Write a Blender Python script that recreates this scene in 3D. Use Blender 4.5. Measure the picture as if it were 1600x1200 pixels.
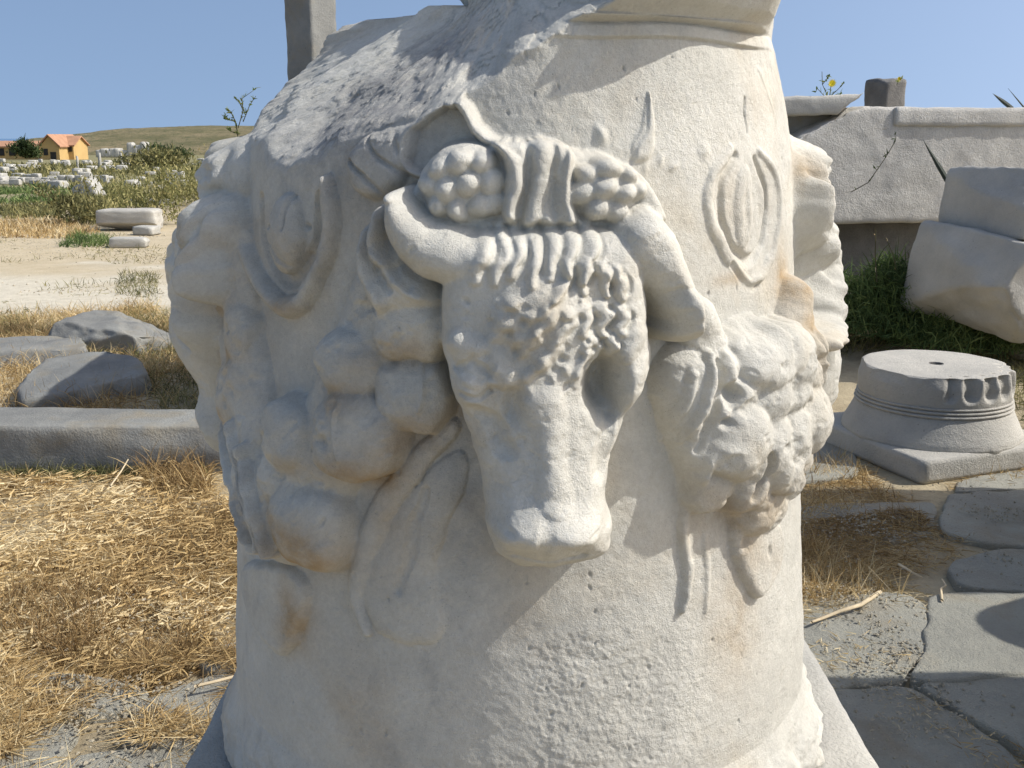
import bpy, math, random
import numpy as np
from mathutils import Vector, Matrix

for o in list(bpy.data.objects):
    bpy.data.objects.remove(o)
sc = bpy.context.scene
COL = sc.collection
rad = math.radians

# ------------------------------------------------------------------ camera, light, exposure
CAM_Z = 1.55
PITCH = rad(13.5)
F = 1600.0                     # focal length in pixels of the 1600 px wide photograph
cam = bpy.data.cameras.new('camera')
cam.sensor_width = 36.0
cam.lens = 36.0 * F / 1600.0
cam.clip_start = 0.05
cam.clip_end = 20000
camo = bpy.data.objects.new('camera', cam)
camo.location = (0, 0, CAM_Z)
camo.rotation_euler = (math.pi / 2 - PITCH, 0, 0)
COL.objects.link(camo)
sc.camera = camo

SUN_EL = 45.0
SUN_AZ = 2.0                  # degrees from +X towards the camera side (-Y)
sd = Vector((math.cos(rad(SUN_EL)) * math.cos(rad(SUN_AZ)), -math.cos(rad(SUN_EL)) * math.sin(rad(SUN_AZ)), math.sin(rad(SUN_EL))))
sun = bpy.data.lights.new('sun', 'SUN')
sun.energy = 3.8
sun.angle = rad(0.55)
sun.color = (1.0, 0.98, 0.955)
suno = bpy.data.objects.new('sun', sun)
suno.rotation_euler = sd.to_track_quat('Z', 'Y').to_euler()
suno.location = (6, -3, 8)
COL.objects.link(suno)

world = bpy.data.worlds.new('World')
sc.world = world
world.use_nodes = True
wn = world.node_tree
bg = wn.nodes['Background']
sky = wn.nodes.new('ShaderNodeTexSky')
sky.sky_type = 'NISHITA'
sky.sun_disc = False
sky.sun_elevation = rad(SUN_EL)
sky.sun_rotation = math.atan2(sd.x, sd.y)
sky.altitude = 0
sky.air_density = 1.0
sky.dust_density = 2.4
sky.ozone_density = 1.0
# the photograph's sky stays an even blue down to the horizon: sample the upper air
tcw = wn.nodes.new('ShaderNodeTexCoord')
mz = wn.nodes.new('ShaderNodeVectorMath'); mz.operation = 'MULTIPLY_ADD'
mz.inputs[1].default_value = (1, 1, 0.75); mz.inputs[2].default_value = (0, 0, 0.30)
nzn = wn.nodes.new('ShaderNodeVectorMath'); nzn.operation = 'NORMALIZE'
wn.links.new(tcw.outputs['Generated'], mz.inputs[0])
wn.links.new(mz.outputs[0], nzn.inputs[0])
wn.links.new(nzn.outputs[0], sky.inputs[0])
wn.links.new(sky.outputs[0], bg.inputs[0])
bg.inputs[1].default_value = 0.15
vs = sc.view_settings
vs.view_transform = 'Standard'
vs.look = 'None'
vs.exposure = 0.24
vs.gamma = 1.0
vs.use_curve_mapping = False

# ------------------------------------------------------------------ helpers
SP, CP = math.sin(PITCH), math.cos(PITCH)

def ray(u, v):
    """direction of the photograph's pixel, world axes"""
    x = (u - 800.0) / F
    y = (600.0 - v) / F
    return np.array([x, CP + y * SP, -SP + y * CP])

def G(u, v, z=0.0):
    d = ray(u, v)
    t = (z - CAM_Z) / d[2]
    return Vector((d[0] * t, d[1] * t, z))

def A(u, v, y):
    d = ray(u, v)
    t = y / d[1]
    return Vector((d[0] * t, y, CAM_Z + d[2] * t))

def tag(o, label=None, cat=None, group=None, kind=None):
    if label: o['label'] = label
    if cat: o['category'] = cat
    if group: o['group'] = group
    if kind: o['kind'] = kind
    return o

def empty(name, loc, label, cat, group=None, rz=0.0):
    o = bpy.data.objects.new(name, None)
    o.empty_display_size = 0.1
    COL.objects.link(o)
    o.location = loc
    o.rotation_euler = (0, 0, rz)
    tag(o, label, cat, group)
    return o

def link(name, me, parent=None, loc=(0, 0, 0), rot=(0, 0, 0)):
    o = bpy.data.objects.new(name, me)
    COL.objects.link(o)
    o.location = loc
    o.rotation_euler = rot
    if parent is not None:
        o.parent = parent
    return o

def mesh_np(name, verts, faces, mats=(), smooth=True, mi=None):
    verts = np.asarray(verts, dtype=np.float32)
    faces = np.asarray(faces, dtype=np.int32)
    k = faces.shape[1]
    me = bpy.data.meshes.new(name)
    me.vertices.add(len(verts))
    me.vertices.foreach_set('co', verts.ravel())
    me.loops.add(faces.size)
    me.loops.foreach_set('vertex_index', faces.ravel())
    me.polygons.add(len(faces))
    me.polygons.foreach_set('loop_start', np.arange(0, faces.size, k, dtype=np.int32))
    me.polygons.foreach_set('use_smooth', np.full(len(faces), smooth))
    for m in (mats if isinstance(mats, (list, tuple)) else [mats]):
        me.materials.append(m)
    if mi is not None:
        me.polygons.foreach_set('material_index', np.asarray(mi, dtype=np.int32))
    me.update(calc_edges=True)
    return me

def attr(me, name, vals):
    a = me.attributes.new(name, 'FLOAT', 'POINT')
    a.data.foreach_set('value', np.asarray(vals, dtype=np.float32))

def _hash(ix, iy, iz, seed):
    n = (ix * 374761393 + iy * 668265263 + iz * 2147483647 + seed * 1274126177) & 0xffffffff
    n = (n ^ (n >> 13)) * 1274126177 & 0xffffffff
    n = (n ^ (n >> 16)) & 0xffffffff
    return n.astype(np.float32) / 4294967295.0

def vnoise(P, scale, seed=0):
    """smooth value noise in -1..1, P is (n,3)"""
    Q = np.asarray(P, dtype=np.float64) * scale + 1000.0
    I = np.floor(Q).astype(np.int64)
    f = (Q - I).astype(np.float32)
    f = f * f * (3 - 2 * f)
    x, y, z = I[:, 0], I[:, 1], I[:, 2]
    c = lambda a, b, d: _hash(x + a, y + b, z + d, seed)
    fx, fy, fz = f[:, 0], f[:, 1], f[:, 2]
    l = lambda p, q, t: p + (q - p) * t
    r = l(l(l(c(0,0,0), c(1,0,0), fx), l(c(0,1,0), c(1,1,0), fx), fy),
          l(l(c(0,0,1), c(1,0,1), fx), l(c(0,1,1), c(1,1,1), fx), fy), fz)
    return r * 2 - 1

def fbm(P, scale, octaves=4, seed=0, gain=0.5):
    s, a, t = 0.0, 1.0, 0.0
    for i in range(octaves):
        s = s + a * vnoise(P, scale * 2.03 ** i, seed + i * 17)
        t += a
        a *= gain
    return s / t

def sstep(a, b, x):
    t = np.clip((x - a) / (b - a), 0, 1)
    return t * t * (3 - 2 * t)

def grid_faces(nr, nc, wrap=False):
    r = np.arange(nr - 1)[:, None]
    c = np.arange(nc if wrap else nc - 1)[None, :]
    a = r * nc + c
    b = r * nc + (c + 1) % nc
    return np.stack([a, b, b + nc, a + nc], -1).reshape(-1, 4)

# ------------------------------------------------------------------ materials
def new_mat(name, rough=0.9):
    m = bpy.data.materials.new(name)
    m.use_nodes = True
    nt = m.node_tree
    b = nt.nodes['Principled BSDF']
    b.inputs['Roughness'].default_value = rough
    b.inputs['Specular IOR Level'].default_value = 0.25
    return m, nt, b

def N(nt, t, **kw):
    n = nt.nodes.new(t)
    for k, v in kw.items():
        setattr(n, k, v)
    return n

def noise(nt, co, scale, detail=5, rough=0.6, dist=0.0):
    n = N(nt, 'ShaderNodeTexNoise')
    n.inputs['Scale'].default_value = scale
    n.inputs['Detail'].default_value = detail
    n.inputs['Roughness'].default_value = rough
    n.inputs['Distortion'].default_value = dist
    nt.links.new(co, n.inputs['Vector'])
    return n.outputs['Fac']

def ramp(nt, fac, stops):
    r = N(nt, 'ShaderNodeValToRGB')
    el = r.color_ramp.elements
    while len(el) > 1:
        el.remove(el[-1])
    el[0].position = stops[0][0]
    c = stops[0][1]
    el[0].color = (*c, 1) if isinstance(c, tuple) else (c, c, c, 1)
    for p, c in stops[1:]:
        e = el.new(p)
        e.color = (*c, 1) if isinstance(c, tuple) else (c, c, c, 1)
    nt.links.new(fac, r.inputs[0])
    return r.outputs[0]

def mix(nt, fac, a, b, mode='MIX'):
    m = N(nt, 'ShaderNodeMix', data_type='RGBA', blend_type=mode)
    if isinstance(fac, (int, float)): m.inputs[0].default_value = fac
    else: nt.links.new(fac, m.inputs[0])
    for s, i in ((a, 6), (b, 7)):
        if isinstance(s, tuple): m.inputs[i].default_value = (*s, 1)
        else: nt.links.new(s, m.inputs[i])
    return m.outputs[2]

def bump(nt, b, h, strength=0.5, dist=0.01, prev=None):
    n = N(nt, 'ShaderNodeBump')
    n.inputs['Strength'].default_value = strength
    n.inputs['Distance'].default_value = dist
    nt.links.new(h, n.inputs['Height'])
    if prev is not None: nt.links.new(prev, n.inputs['Normal'])
    if b is not None: nt.links.new(n.outputs[0], b.inputs['Normal'])
    return n.outputs[0]

def stone(name, light, dark, spot, sc1=3.0, sc2=22.0, sc3=160.0, bstr=0.5, bd=0.006, tint=None, speck=True, stain=False, obj=True):
    m, nt, b = new_mat(name, 0.92)
    tc = N(nt, 'ShaderNodeTexCoord')
    co = tc.outputs['Object']
    n1 = noise(nt, co, sc1, 6, 0.62)
    n2 = noise(nt, co, sc2, 6, 0.7)
    n3 = noise(nt, co, sc3, 4, 0.7)
    c = mix(nt, ramp(nt, n1, [(0.34, 0.0), (0.66, 1.0)]), dark, light)
    c = mix(nt, ramp(nt, n2, [(0.5, 0.0), (0.72, 0.75)]), c, spot)
    if tint:
        n4 = noise(nt, co, sc1 * 1.7, 4, 0.6, 0.4)
        c = mix(nt, ramp(nt, n4, [(0.52, 0.0), (0.74, 0.8)]), c, tint)
    if stain:
        at = N(nt, 'ShaderNodeAttribute', attribute_name='stain')
        n5 = noise(nt, co, 26, 5, 0.65)
        mm = N(nt, 'ShaderNodeMath', operation='MULTIPLY')
        nt.links.new(at.outputs['Fac'], mm.inputs[0])
        nt.links.new(ramp(nt, n5, [(0.25, 0.25), (0.62, 1.0)]), mm.inputs[1])
        c = mix(nt, mm.outputs[0], c, (0.40, 0.29, 0.165))
        ag = N(nt, 'ShaderNodeAttribute', attribute_name='grime_shade')
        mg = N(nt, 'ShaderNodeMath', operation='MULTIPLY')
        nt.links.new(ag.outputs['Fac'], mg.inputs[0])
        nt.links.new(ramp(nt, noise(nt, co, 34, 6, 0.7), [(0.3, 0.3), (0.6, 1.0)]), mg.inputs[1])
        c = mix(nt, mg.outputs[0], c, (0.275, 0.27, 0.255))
    if speck:
        v = N(nt, 'ShaderNodeTexVoronoi')
        v.inputs['Scale'].default_value = sc3 * 0.35
        nt.links.new(co, v.inputs['Vector'])
        g = noise(nt, co, sc2 * 0.5, 3, 0.5)
        sp = ramp(nt, v.outputs['Distance'], [(0.06, 1.0), (0.16, 0.0)])
        mk = N(nt, 'ShaderNodeMath', operation='MULTIPLY')
        nt.links.new(sp, mk.inputs[0])
        nt.links.new(ramp(nt, g, [(0.5, 0.0), (0.62, 0.7)]), mk.inputs[1])
        c = mix(nt, mk.outputs[0], c, tuple(x * 0.42 for x in dark))
    c = mix(nt, 0.32, c, ramp(nt, n3, [(0.3, 0.42), (0.7, 0.62)]), 'OVERLAY')
    nt.links.new(c, b.inputs['Base Color'])
    p = bump(nt, None, n2, bstr * 0.7, bd * 2.5)
    if stain:
        n7 = noise(nt, co, 150, 5, 0.75)
        c = mix(nt, 0.30, c, ramp(nt, n7, [(0.34, 0.36), (0.66, 0.62)]), 'OVERLAY')
        nt.links.new(c, b.inputs['Base Color'])
        gp = N(nt, 'ShaderNodeMath', operation='MULTIPLY')
        nt.links.new(n7, gp.inputs[0])
        nt.links.new(ramp(nt, noise(nt, co, 7, 4, 0.6), [(0.40, 0.25), (0.62, 1.0)]), gp.inputs[1])
        p = bump(nt, None, gp.outputs[0], 0.9, 0.0035, p)
    bump(nt, b, n3, bstr, bd, p)
    return m

M = {}
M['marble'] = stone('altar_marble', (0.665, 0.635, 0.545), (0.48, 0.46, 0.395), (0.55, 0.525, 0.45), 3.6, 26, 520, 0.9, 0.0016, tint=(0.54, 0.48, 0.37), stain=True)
M['grey_marble'] = stone('weathered_grey_marble', (0.50, 0.475, 0.41), (0.36, 0.345, 0.305), (0.43, 0.41, 0.36), 2.2, 14, 110, 0.7, 0.008)
M['pale_marble'] = stone('pale_block_marble', (0.58, 0.555, 0.49), (0.44, 0.42, 0.375), (0.50, 0.48, 0.43), 2.0, 18, 90, 0.8, 0.012)
M['slab'] = stone('blue_grey_schist', (0.27, 0.268, 0.24), (0.165, 0.165, 0.152), (0.21, 0.208, 0.188), 2.4, 12, 90, 0.8, 0.006, tint=(0.25, 0.215, 0.15))
M['paving'] = stone('grey_green_paving_stone', (0.42, 0.40, 0.32), (0.29, 0.28, 0.235), (0.36, 0.345, 0.285), 2.0, 16, 150, 1.0, 0.008, tint=(0.33, 0.27, 0.18))
M['dark_stone'] = stone('dark_weathered_stone', (0.22, 0.21, 0.19), (0.13, 0.125, 0.115), (0.17, 0.16, 0.145), 3, 14, 60, 0.8, 0.012)
M['tan_stone'] = stone('tan_rubble_stone', (0.46, 0.40, 0.29), (0.32, 0.28, 0.20), (0.38, 0.34, 0.26), 2, 10, 60, 0.8, 0.01)
M['rubble'] = stone('white_far_marble', (0.52, 0.50, 0.44), (0.32, 0.31, 0.27), (0.42, 0.40, 0.35), 0.9, 4, 20, 0.5, 0.02, speck=False)

def flat(name, col, rough=0.85, var=0.25, scale=4.0, attrname=None, trans=0.0):
    m, nt, b = new_mat(name, rough)
    tc = N(nt, 'ShaderNodeTexCoord')
    n1 = noise(nt, tc.outputs['Object'], scale, 4, 0.6)
    lo = tuple(x * (1 - var) for x in col)
    hi = tuple(min(1, x * (1 + var)) for x in col)
    c = mix(nt, ramp(nt, n1, [(0.3, 0.0), (0.7, 1.0)]), lo, hi)
    nt.links.new(c, b.inputs['Base Color'])
    return m

def blades_mat(name, c0, c1, c2, trans=0.25):
    m, nt, b = new_mat(name, 0.75)
    at = N(nt, 'ShaderNodeAttribute', attribute_name='shade')
    c = ramp(nt, at.outputs['Fac'], [(0.0, c0), (0.5, c1), (1.0, c2)])
    nt.links.new(c, b.inputs['Base Color'])
    tr = N(nt, 'ShaderNodeBsdfTranslucent')
    nt.links.new(c, tr.inputs['Color'])
    ms = N(nt, 'ShaderNodeMixShader')
    ms.inputs[0].default_value = trans
    nt.links.new(b.outputs[0], ms.inputs[1])
    nt.links.new(tr.outputs[0], ms.inputs[2])
    nt.links.new(ms.outputs[0], nt.nodes['Material Output'].inputs[0])
    return m

M['straw'] = blades_mat('dry_straw', (0.26, 0.17, 0.075), (0.54, 0.385, 0.17), (0.74, 0.62, 0.38), 0.2)
M['weed'] = blades_mat('olive_weed', (0.07, 0.075, 0.03), (0.20, 0.19, 0.075), (0.42, 0.36, 0.15), 0.25)
M['grass'] = blades_mat('green_grass', (0.045, 0.075, 0.024), (0.12, 0.18, 0.055), (0.32, 0.38, 0.14), 0.35)
M['reed'] = blades_mat('yellow_green_scrub', (0.09, 0.10, 0.035), (0.25, 0.24, 0.085), (0.50, 0.43, 0.19), 0.3)
M['leaf'] = blades_mat('small_weed_leaf', (0.05, 0.08, 0.02), (0.14, 0.19, 0.05), (0.30, 0.32, 0.10), 0.3)
M['stem'] = flat('thin_plant_stem', (0.09, 0.085, 0.045))
M['darkleaf'] = flat('dark_agave_leaf', (0.045, 0.055, 0.04), 0.6)
M['petal'] = flat('yellow_petal', (0.85, 0.66, 0.03), 0.6, 0.1)
M['ochre'] = flat('ochre_house_plaster', (0.50, 0.34, 0.14), 0.9, 0.1, 0.6)
M['tiles'] = flat('terracotta_roof', (0.40, 0.22, 0.13), 0.9, 0.15, 1.2)
M['opening'] = flat('dark_window_opening', (0.03, 0.028, 0.025), 0.5)
M['shrub'] = blades_mat('dark_shrub', (0.02, 0.035, 0.012), (0.05, 0.075, 0.025), (0.10, 0.13, 0.045), 0.2)
M['twig'] = flat('dead_stick', (0.58, 0.47, 0.30), 0.8, 0.2, 20)

# ------------------------------------------------------------------ ground, sea, hill
def ground_h(x, y):
    """coarse lie of the land"""
    P = np.stack([x, y, np.zeros_like(x)], -1)
    d = np.hypot(x, y)
    z = fbm(P, 0.9, 3, 3) * 0.012 + fbm(P, 5.0, 2, 8) * 0.004
    z = z * sstep(0.5, 2.5, d) + fbm(P, 0.12, 3, 5) * 0.10 * sstep(12, 35, d) * sstep(80, 50, d)
    z = z - np.clip(y - 35, 0, 400) * 0.0125
    z = z + 0.26 * sstep(6.2, 8.5, y) * sstep(2.0, 3.2, x) * sstep(16, 10, y)
    return z

m, nt, b = new_mat('dry_ground', 0.97)
tc = N(nt, 'ShaderNodeTexCoord'); co = tc.outputs['Object']
g1 = noise(nt, co, 0.35, 6, 0.65); g2 = noise(nt, co, 4.0, 6, 0.7); g3 = noise(nt, co, 45, 5, 0.75)
c = mix(nt, ramp(nt, g2, [(0.35, 0.0), (0.68, 1.0)]), (0.24, 0.19, 0.115), (0.42, 0.35, 0.225))
c = mix(nt, ramp(nt, g1, [(0.42, 0.0), (0.6, 1.0)]), c, (0.46, 0.385, 0.25))
pa = N(nt, 'ShaderNodeAttribute', attribute_name='sand')
c = mix(nt, pa.outputs['Fac'], c, mix(nt, ramp(nt, noise(nt, co, 7, 6, 0.75), [(0.35, 0.0), (0.7, 1.0)]), (0.47, 0.42, 0.315), (0.62, 0.57, 0.45)))
pb = N(nt, 'ShaderNodeAttribute', attribute_name='tan')
c = mix(nt, pb.outputs['Fac'], c, mix(nt, ramp(nt, noise(nt, co, 3, 6, 0.75), [(0.35, 0.0), (0.7, 1.0)]), (0.42, 0.345, 0.22), (0.53, 0.45, 0.31)))
pc = N(nt, 'ShaderNodeAttribute', attribute_name='green')
c = mix(nt, pc.outputs['Fac'], c, mix(nt, ramp(nt, noise(nt, co, 0.9, 6, 0.7), [(0.4, 0.0), (0.65, 1.0)]), (0.12, 0.125, 0.05), (0.27, 0.235, 0.11)))
c = mix(nt, 0.4, c, ramp(nt, g3, [(0.3, 0.34), (0.7, 0.66)]), 'OVERLAY')
nt.links.new(c, b.inputs['Base Color'])
bump(nt, b, g3, 0.7, 0.012, bump(nt, None, g2, 0.5, 0.03))
M['ground'] = m

def stretched(n, lo, hi, p):
    t = np.linspace(-1, 1, n)
    return np.sign(t) * np.abs(t) ** p * (hi - lo) / 2 + (hi + lo) / 2

xs = np.sign(np.linspace(-1, 1, 381)) * np.abs(np.linspace(-1, 1, 381)) ** 3.2 * 420
ys = -6 + 426 * np.linspace(0, 1, 361) ** 3.0
X, Y = np.meshgrid(xs, ys)
x, y = X.ravel(), Y.ravel()
z = ground_h(x, y)
P = np.stack([x, y, z], -1)
me = mesh_np('ground', P, grid_faces(len(ys), len(xs)), M['ground'])
wob = fbm(np.stack([x, y * 2, 0 * x], -1), 0.45, 5, 21, 0.6) * 2.6
leftm = sstep(0.5, -1.0, x)
attr(me, 'sand', sstep(8.6, 9.4, y + wob) * sstep(12.6, 11.6, y + wob) * leftm)
attr(me, 'tan', sstep(11.4, 12.6, y + wob) * sstep(19.5, 17.5, y + wob) * leftm)
attr(me, 'green', sstep(24, 34, y + wob * 2) * 0.85)
ground = link('ground', me); tag(ground, kind='structure')

m, nt, b = new_mat('sea_water', 0.18)
tc = N(nt, 'ShaderNodeTexCoord')
b.inputs['Base Color'].default_value = (0.05, 0.14, 0.26, 1)
bump(nt, b, noise(nt, tc.outputs['Object'], 0.5, 4, 0.6), 0.25, 0.4)
M['sea'] = m
xs2 = np.linspace(-9000, 9000, 7); ys2 = np.array([180., 1200, 5000, 15000])
X2, Y2 = np.meshgrid(xs2, ys2)
me = mesh_np('sea', np.stack([X2.ravel(), Y2.ravel(), np.full(X2.size, -6.0)], -1), grid_faces(4, 7), M['sea'])
tag(link('sea', me), kind='structure')

# a low scrubby hill beyond the ruins
m, nt, b = new_mat('scrub_hillside', 0.97)
tc = N(nt, 'ShaderNodeTexCoord'); co = tc.outputs['Object']
h1 = noise(nt, co, 0.05, 8, 0.72); h2 = noise(nt, co, 0.45, 6, 0.75)
c = mix(nt, ramp(nt, h1, [(0.4, 0.0), (0.6, 1.0)]), (0.13, 0.12, 0.055), (0.25, 0.20, 0.11))
c = mix(nt, ramp(nt, h2, [(0.5, 0.0), (0.62, 0.8)]), c, (0.07, 0.085, 0.035))
nt.links.new(c, b.inputs['Base Color'])
bump(nt, b, h2, 1.0, 1.0)
hx = np.linspace(-235, 60, 150); hy = np.linspace(330, 640, 50)
X3, Y3 = np.meshgrid(hx, hy)
x, y = X3.ravel(), Y3.ravel()
prof = np.interp(x, [-235, -205, -185, -160, -140, -100, -40, 60], [-5, -3.0, 3.0, 6.2, 7.0, 7.2, 7.6, 4.5])
across = np.sin(np.clip((y - 330) / 310, 0, 1) * math.pi) ** 0.6
P = np.stack([x, y, 0 * x], -1)
z = -6.5 + (prof + 6.5) * across + fbm(P, 0.03, 4, 9) * 0.9 * across + fbm(P, 0.3, 3, 11) * 0.35
me = mesh_np('hill', np.stack([x, y, z], -1), grid_faces(50, 150), m)
tag(link('hill', me), kind='structure')

# ------------------------------------------------------------------ THE ALTAR
AX, AY = 0.012, 1.62            # axis of the drum
ZT = [0.40, 0.695, 0.777, 1.305, 1.518, 1.60, 1.687, 1.95]
RT = [0.475, 0.472, 0.470, 0.424, 0.408, 0.392, 0.368, 0.350]
def Rz(z): return np.interp(z, ZT, RT)
S45 = math.pi / 4

def cyl(u, v, h=0.0):
    """pixel -> (theta, z) on the drum raised by h"""
    d = ray(u, v)
    R = 0.43 + h
    for _ in range(8):
        ox, oy = -AX, -AY
        a = d[0] ** 2 + d[1] ** 2
        bq = ox * d[0] + oy * d[1]
        cq = ox * ox + oy * oy - R * R
        disc = max(bq * bq - a * cq, 0.0)
        t = (-bq - math.sqrt(disc)) / a
        z = CAM_Z + t * d[2]
        R = float(Rz(z)) + h
    x = t * d[0] - AX
    y = AY - t * d[1]
    return math.atan2(x, y), z

RM = 0.44                      # metres per radian used for relief coordinates
PX = 0.00076                   # metres per photo pixel on the front of the drum
NC_F, NZ = 1130, 740
TH_F = rad(112)
th_front = np.linspace(-TH_F, TH_F, NC_F)
th_back = np.linspace(TH_F, 2 * math.pi - TH_F, 92)[1:-1]
TH = np.concatenate([th_front, th_back])
ZR = np.concatenate([np.linspace(0.60, 1.80, NZ), np.linspace(1.80, 1.92, 14)[1:]])
NR, NCC = len(ZR), len(TH)
TT, ZZ = np.meshgrid(TH, ZR)
Hm = np.zeros_like(TT)
TT0, ZZ0 = TT, ZZ
_P = np.stack([(np.sin(TT) * 0.44).ravel(), (-np.cos(TT) * 0.44).ravel(), ZZ.ravel()], -1)
TT = TT0 + ((fbm(_P, 19.0, 2, 201) * 0.0070 + fbm(_P, 70.0, 2, 203) * 0.0022) / 0.44).reshape(TT0.shape)
ZZ = ZZ0 + (fbm(_P, 19.0, 2, 205) * 0.0070 + fbm(_P, 70.0, 2, 207) * 0.0022).reshape(TT0.shape)
LAB = np.zeros(TT.shape, dtype=np.int16)
STAIN = np.zeros_like(TT)
GRIME_SHADE = np.zeros_like(TT)
FEAT = [('drum', None, None)]  # name, parent index, label

def new_feat(name, parent=None, label=None):
    FEAT.append((name, parent, label))
    return len(FEAT) - 1

def window(t0, t1, z0, z1):
    ci = np.where((th_front >= t0) & (th_front <= t1))[0]
    ri = np.where((ZR >= z0) & (ZR <= z1))[0]
    if len(ci) < 2 or len(ri) < 2: return None
    return slice(ri[0], ri[-1] + 1), slice(ci[0], ci[-1] + 1)

def smax(a, b, k):
    h = np.clip(0.5 + 0.5 * (a - b) / k, 0, 1)
    return b + (a - b) * h + k * h * (1 - h)

OFF = 0.0; MIR = None          # current copy: angle offset, mirror line
def tf(pts):
    """apply the current copy transform to a list of (theta,z)"""
    out = []
    for t, z in pts:
        if MIR is not None: t = 2 * MIR - t
        out.append((t + OFF, z))
    return out

def put(sl, h, mode, k, fid):
    cur = Hm[sl]
    if mode == 'max':
        if fid is not None:
            L = LAB[sl]; L[h > cur + 0.0003] = fid
        Hm[sl] = np.where(h > -0.5, smax(cur, h, k), cur)
    elif mode == 'add':
        Hm[sl] = cur + h
        if fid is not None:
            L = LAB[sl]; L[np.abs(h) > 0.0012] = fid

def dome(u, v, ru, rv, H, base=0.0, href=0.06, mode='max', k=0.004, p=2.0, fid=None, rot=0.0, pts=None, lump=0.0, seed=0):
    (t0, z0), = tf([cyl(u, v, href)] if pts is None else [pts])
    a, b_ = ru * PX, rv * PX
    m_ = max(a, b_) * 1.6
    sl = window(t0 - m_ / RM, t0 + m_ / RM, z0 - m_, z0 + m_)
    if sl is None: return
    s = (TT[sl] - t0) * RM; z = ZZ[sl] - z0
    if rot:
        c, n = math.cos(rot), math.sin(rot)
        s, z = s * c + z * n, -s * n + z * c
    q = (np.abs(s / a) ** p + np.abs(z / b_) ** p) ** (1 / p)
    if lump:
        PP = np.stack([s.ravel(), z.ravel(), 0 * s.ravel() + seed], -1)
        q = q * (1 + lump * vnoise(PP, 1.6 / max(a, b_), seed).reshape(q.shape))
    if mode == 'max':
        h = base + H * np.sqrt(np.clip(1 - q * q, 0, 1))
        h = np.where(q < 1, h, base - (q - 1) * 0.25)
        h = np.where(h > 0, h, -1)
    else:
        h = H * np.clip(1 - q * q, 0, 1) ** 2 if p == 2.0 else H * np.clip(1 - q * q, 0, 1)
    put(sl, h, mode, k, fid)

def stroke(pts, H, base=0.0, href=0.03, mode='max', k=0.003, fid=None, prof=0.5, th=None):
    """pts: (u, v, r_px) path; rounded ridge or groove"""
    raw = tf([cyl(p[0], p[1], href) for p in pts] if th is None else th)
    rr = [p[2] * PX for p in pts]
    # catmull rom resample
    P0 = [(t * RM, z, r) for (t, z), r in zip(raw, rr)]
    n = len(P0); Q = []
    for i in range(n - 1):
        a, b_, c, d = P0[max(i - 1, 0)], P0[i], P0[i + 1], P0[min(i + 2, n - 1)]
        for j in range(6):
            t = j / 6.0
            Q.append(tuple(0.5 * (2 * b_[m] + (c[m] - a[m]) * t + (2 * a[m] - 5 * b_[m] + 4 * c[m] - d[m]) * t * t + (3 * b_[m] - a[m] - 3 * c[m] + d[m]) * t ** 3) for m in range(3)))
    Q.append(P0[-1])
    Q = np.array(Q)
    mr = Q[:, 2].max() * 1.3 + 0.004
    sl = window((Q[:, 0].min() - mr) / RM, (Q[:, 0].max() + mr) / RM, Q[:, 1].min() - mr, Q[:, 1].max() + mr)
    if sl is None: return
    s = TT[sl] * RM; z = ZZ[sl]
    best = np.full(s.shape, 9.0)
    for i in range(len(Q) - 1):
        ax, az, ar = Q[i]; bx, bz, br = Q[i + 1]
        dx, dz = bx - ax, bz - az
        L = dx * dx + dz * dz + 1e-12
        t = np.clip(((s - ax) * dx + (z - az) * dz) / L, 0, 1)
        d = np.hypot(s - ax - t * dx, z - az - t * dz) / np.maximum(ar + (br - ar) * t, 1e-4)
        best = np.minimum(best, d)
    if mode == 'max':
        h = base + H * np.clip(1 - best * best, 0, 1) ** prof
        h = np.where(best < 1, h, base - (best - 1) * 0.03)
        h = np.where((h > 0) & (best < 1.25), h, -1)
    else:
        h = H * np.clip(1 - best * best, 0, 1) ** max(prof, 1.0)
    put(sl, h, mode, k, fid)

def poly(pts, H, w, base=0.0, href=0.05, mode='max', k=0.004, fid=None, hfun=None, prof=0.5):
    raw = tf([cyl(p[0], p[1], href) for p in pts])
    Q = np.array([(t * RM, z) for t, z in raw])
    # one round of corner cutting for a soft outline
    for _ in range(2):
        nx = np.roll(Q, -1, 0)
        Q = np.stack([Q * 0.75 + nx * 0.25, Q * 0.25 + nx * 0.75], 1).reshape(-1, 2)
    sl = window(Q[:, 0].min() / RM - 0.03, Q[:, 0].max() / RM + 0.03, Q[:, 1].min() - 0.012, Q[:, 1].max() + 0.012)
    if sl is None: return
    s = TT[sl] * RM; z = ZZ[sl]
    d2 = np.full(s.shape, 9.0); ins = np.zeros(s.shape, bool)
    for i in range(len(Q)):
        ax, az = Q[i]; bx, bz = Q[(i + 1) % len(Q)]
        dx, dz = bx - ax, bz - az
        t = np.clip(((s - ax) * dx + (z - az) * dz) / (dx * dx + dz * dz + 1e-12), 0, 1)
        d2 = np.minimum(d2, (s - ax - t * dx) ** 2 + (z - az - t * dz) ** 2)
        cr = (az > z) != (bz > z)
        with np.errstate(divide='ignore', invalid='ignore'):
            xi = ax + (z - az) * dx / (dz if dz != 0 else 1e-12)
        ins ^= cr & (s < xi)
    d = np.sqrt(d2) * np.where(ins, 1, -1)
    e = np.clip(d / (w * PX), 0, 1)
    top = H if hfun is None else H * hfun(s, z)
    if mode == 'max':
        h = base + top * np.clip(1 - (1 - e) ** 2, 0, 1) ** prof
        h = np.where(d > -0.002, h, -1)
        h = np.where(h > 0, h, -1)
    else:
        h = top * (1 - (1 - e) ** 2)
    put(sl, h, mode, k, fid)

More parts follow.
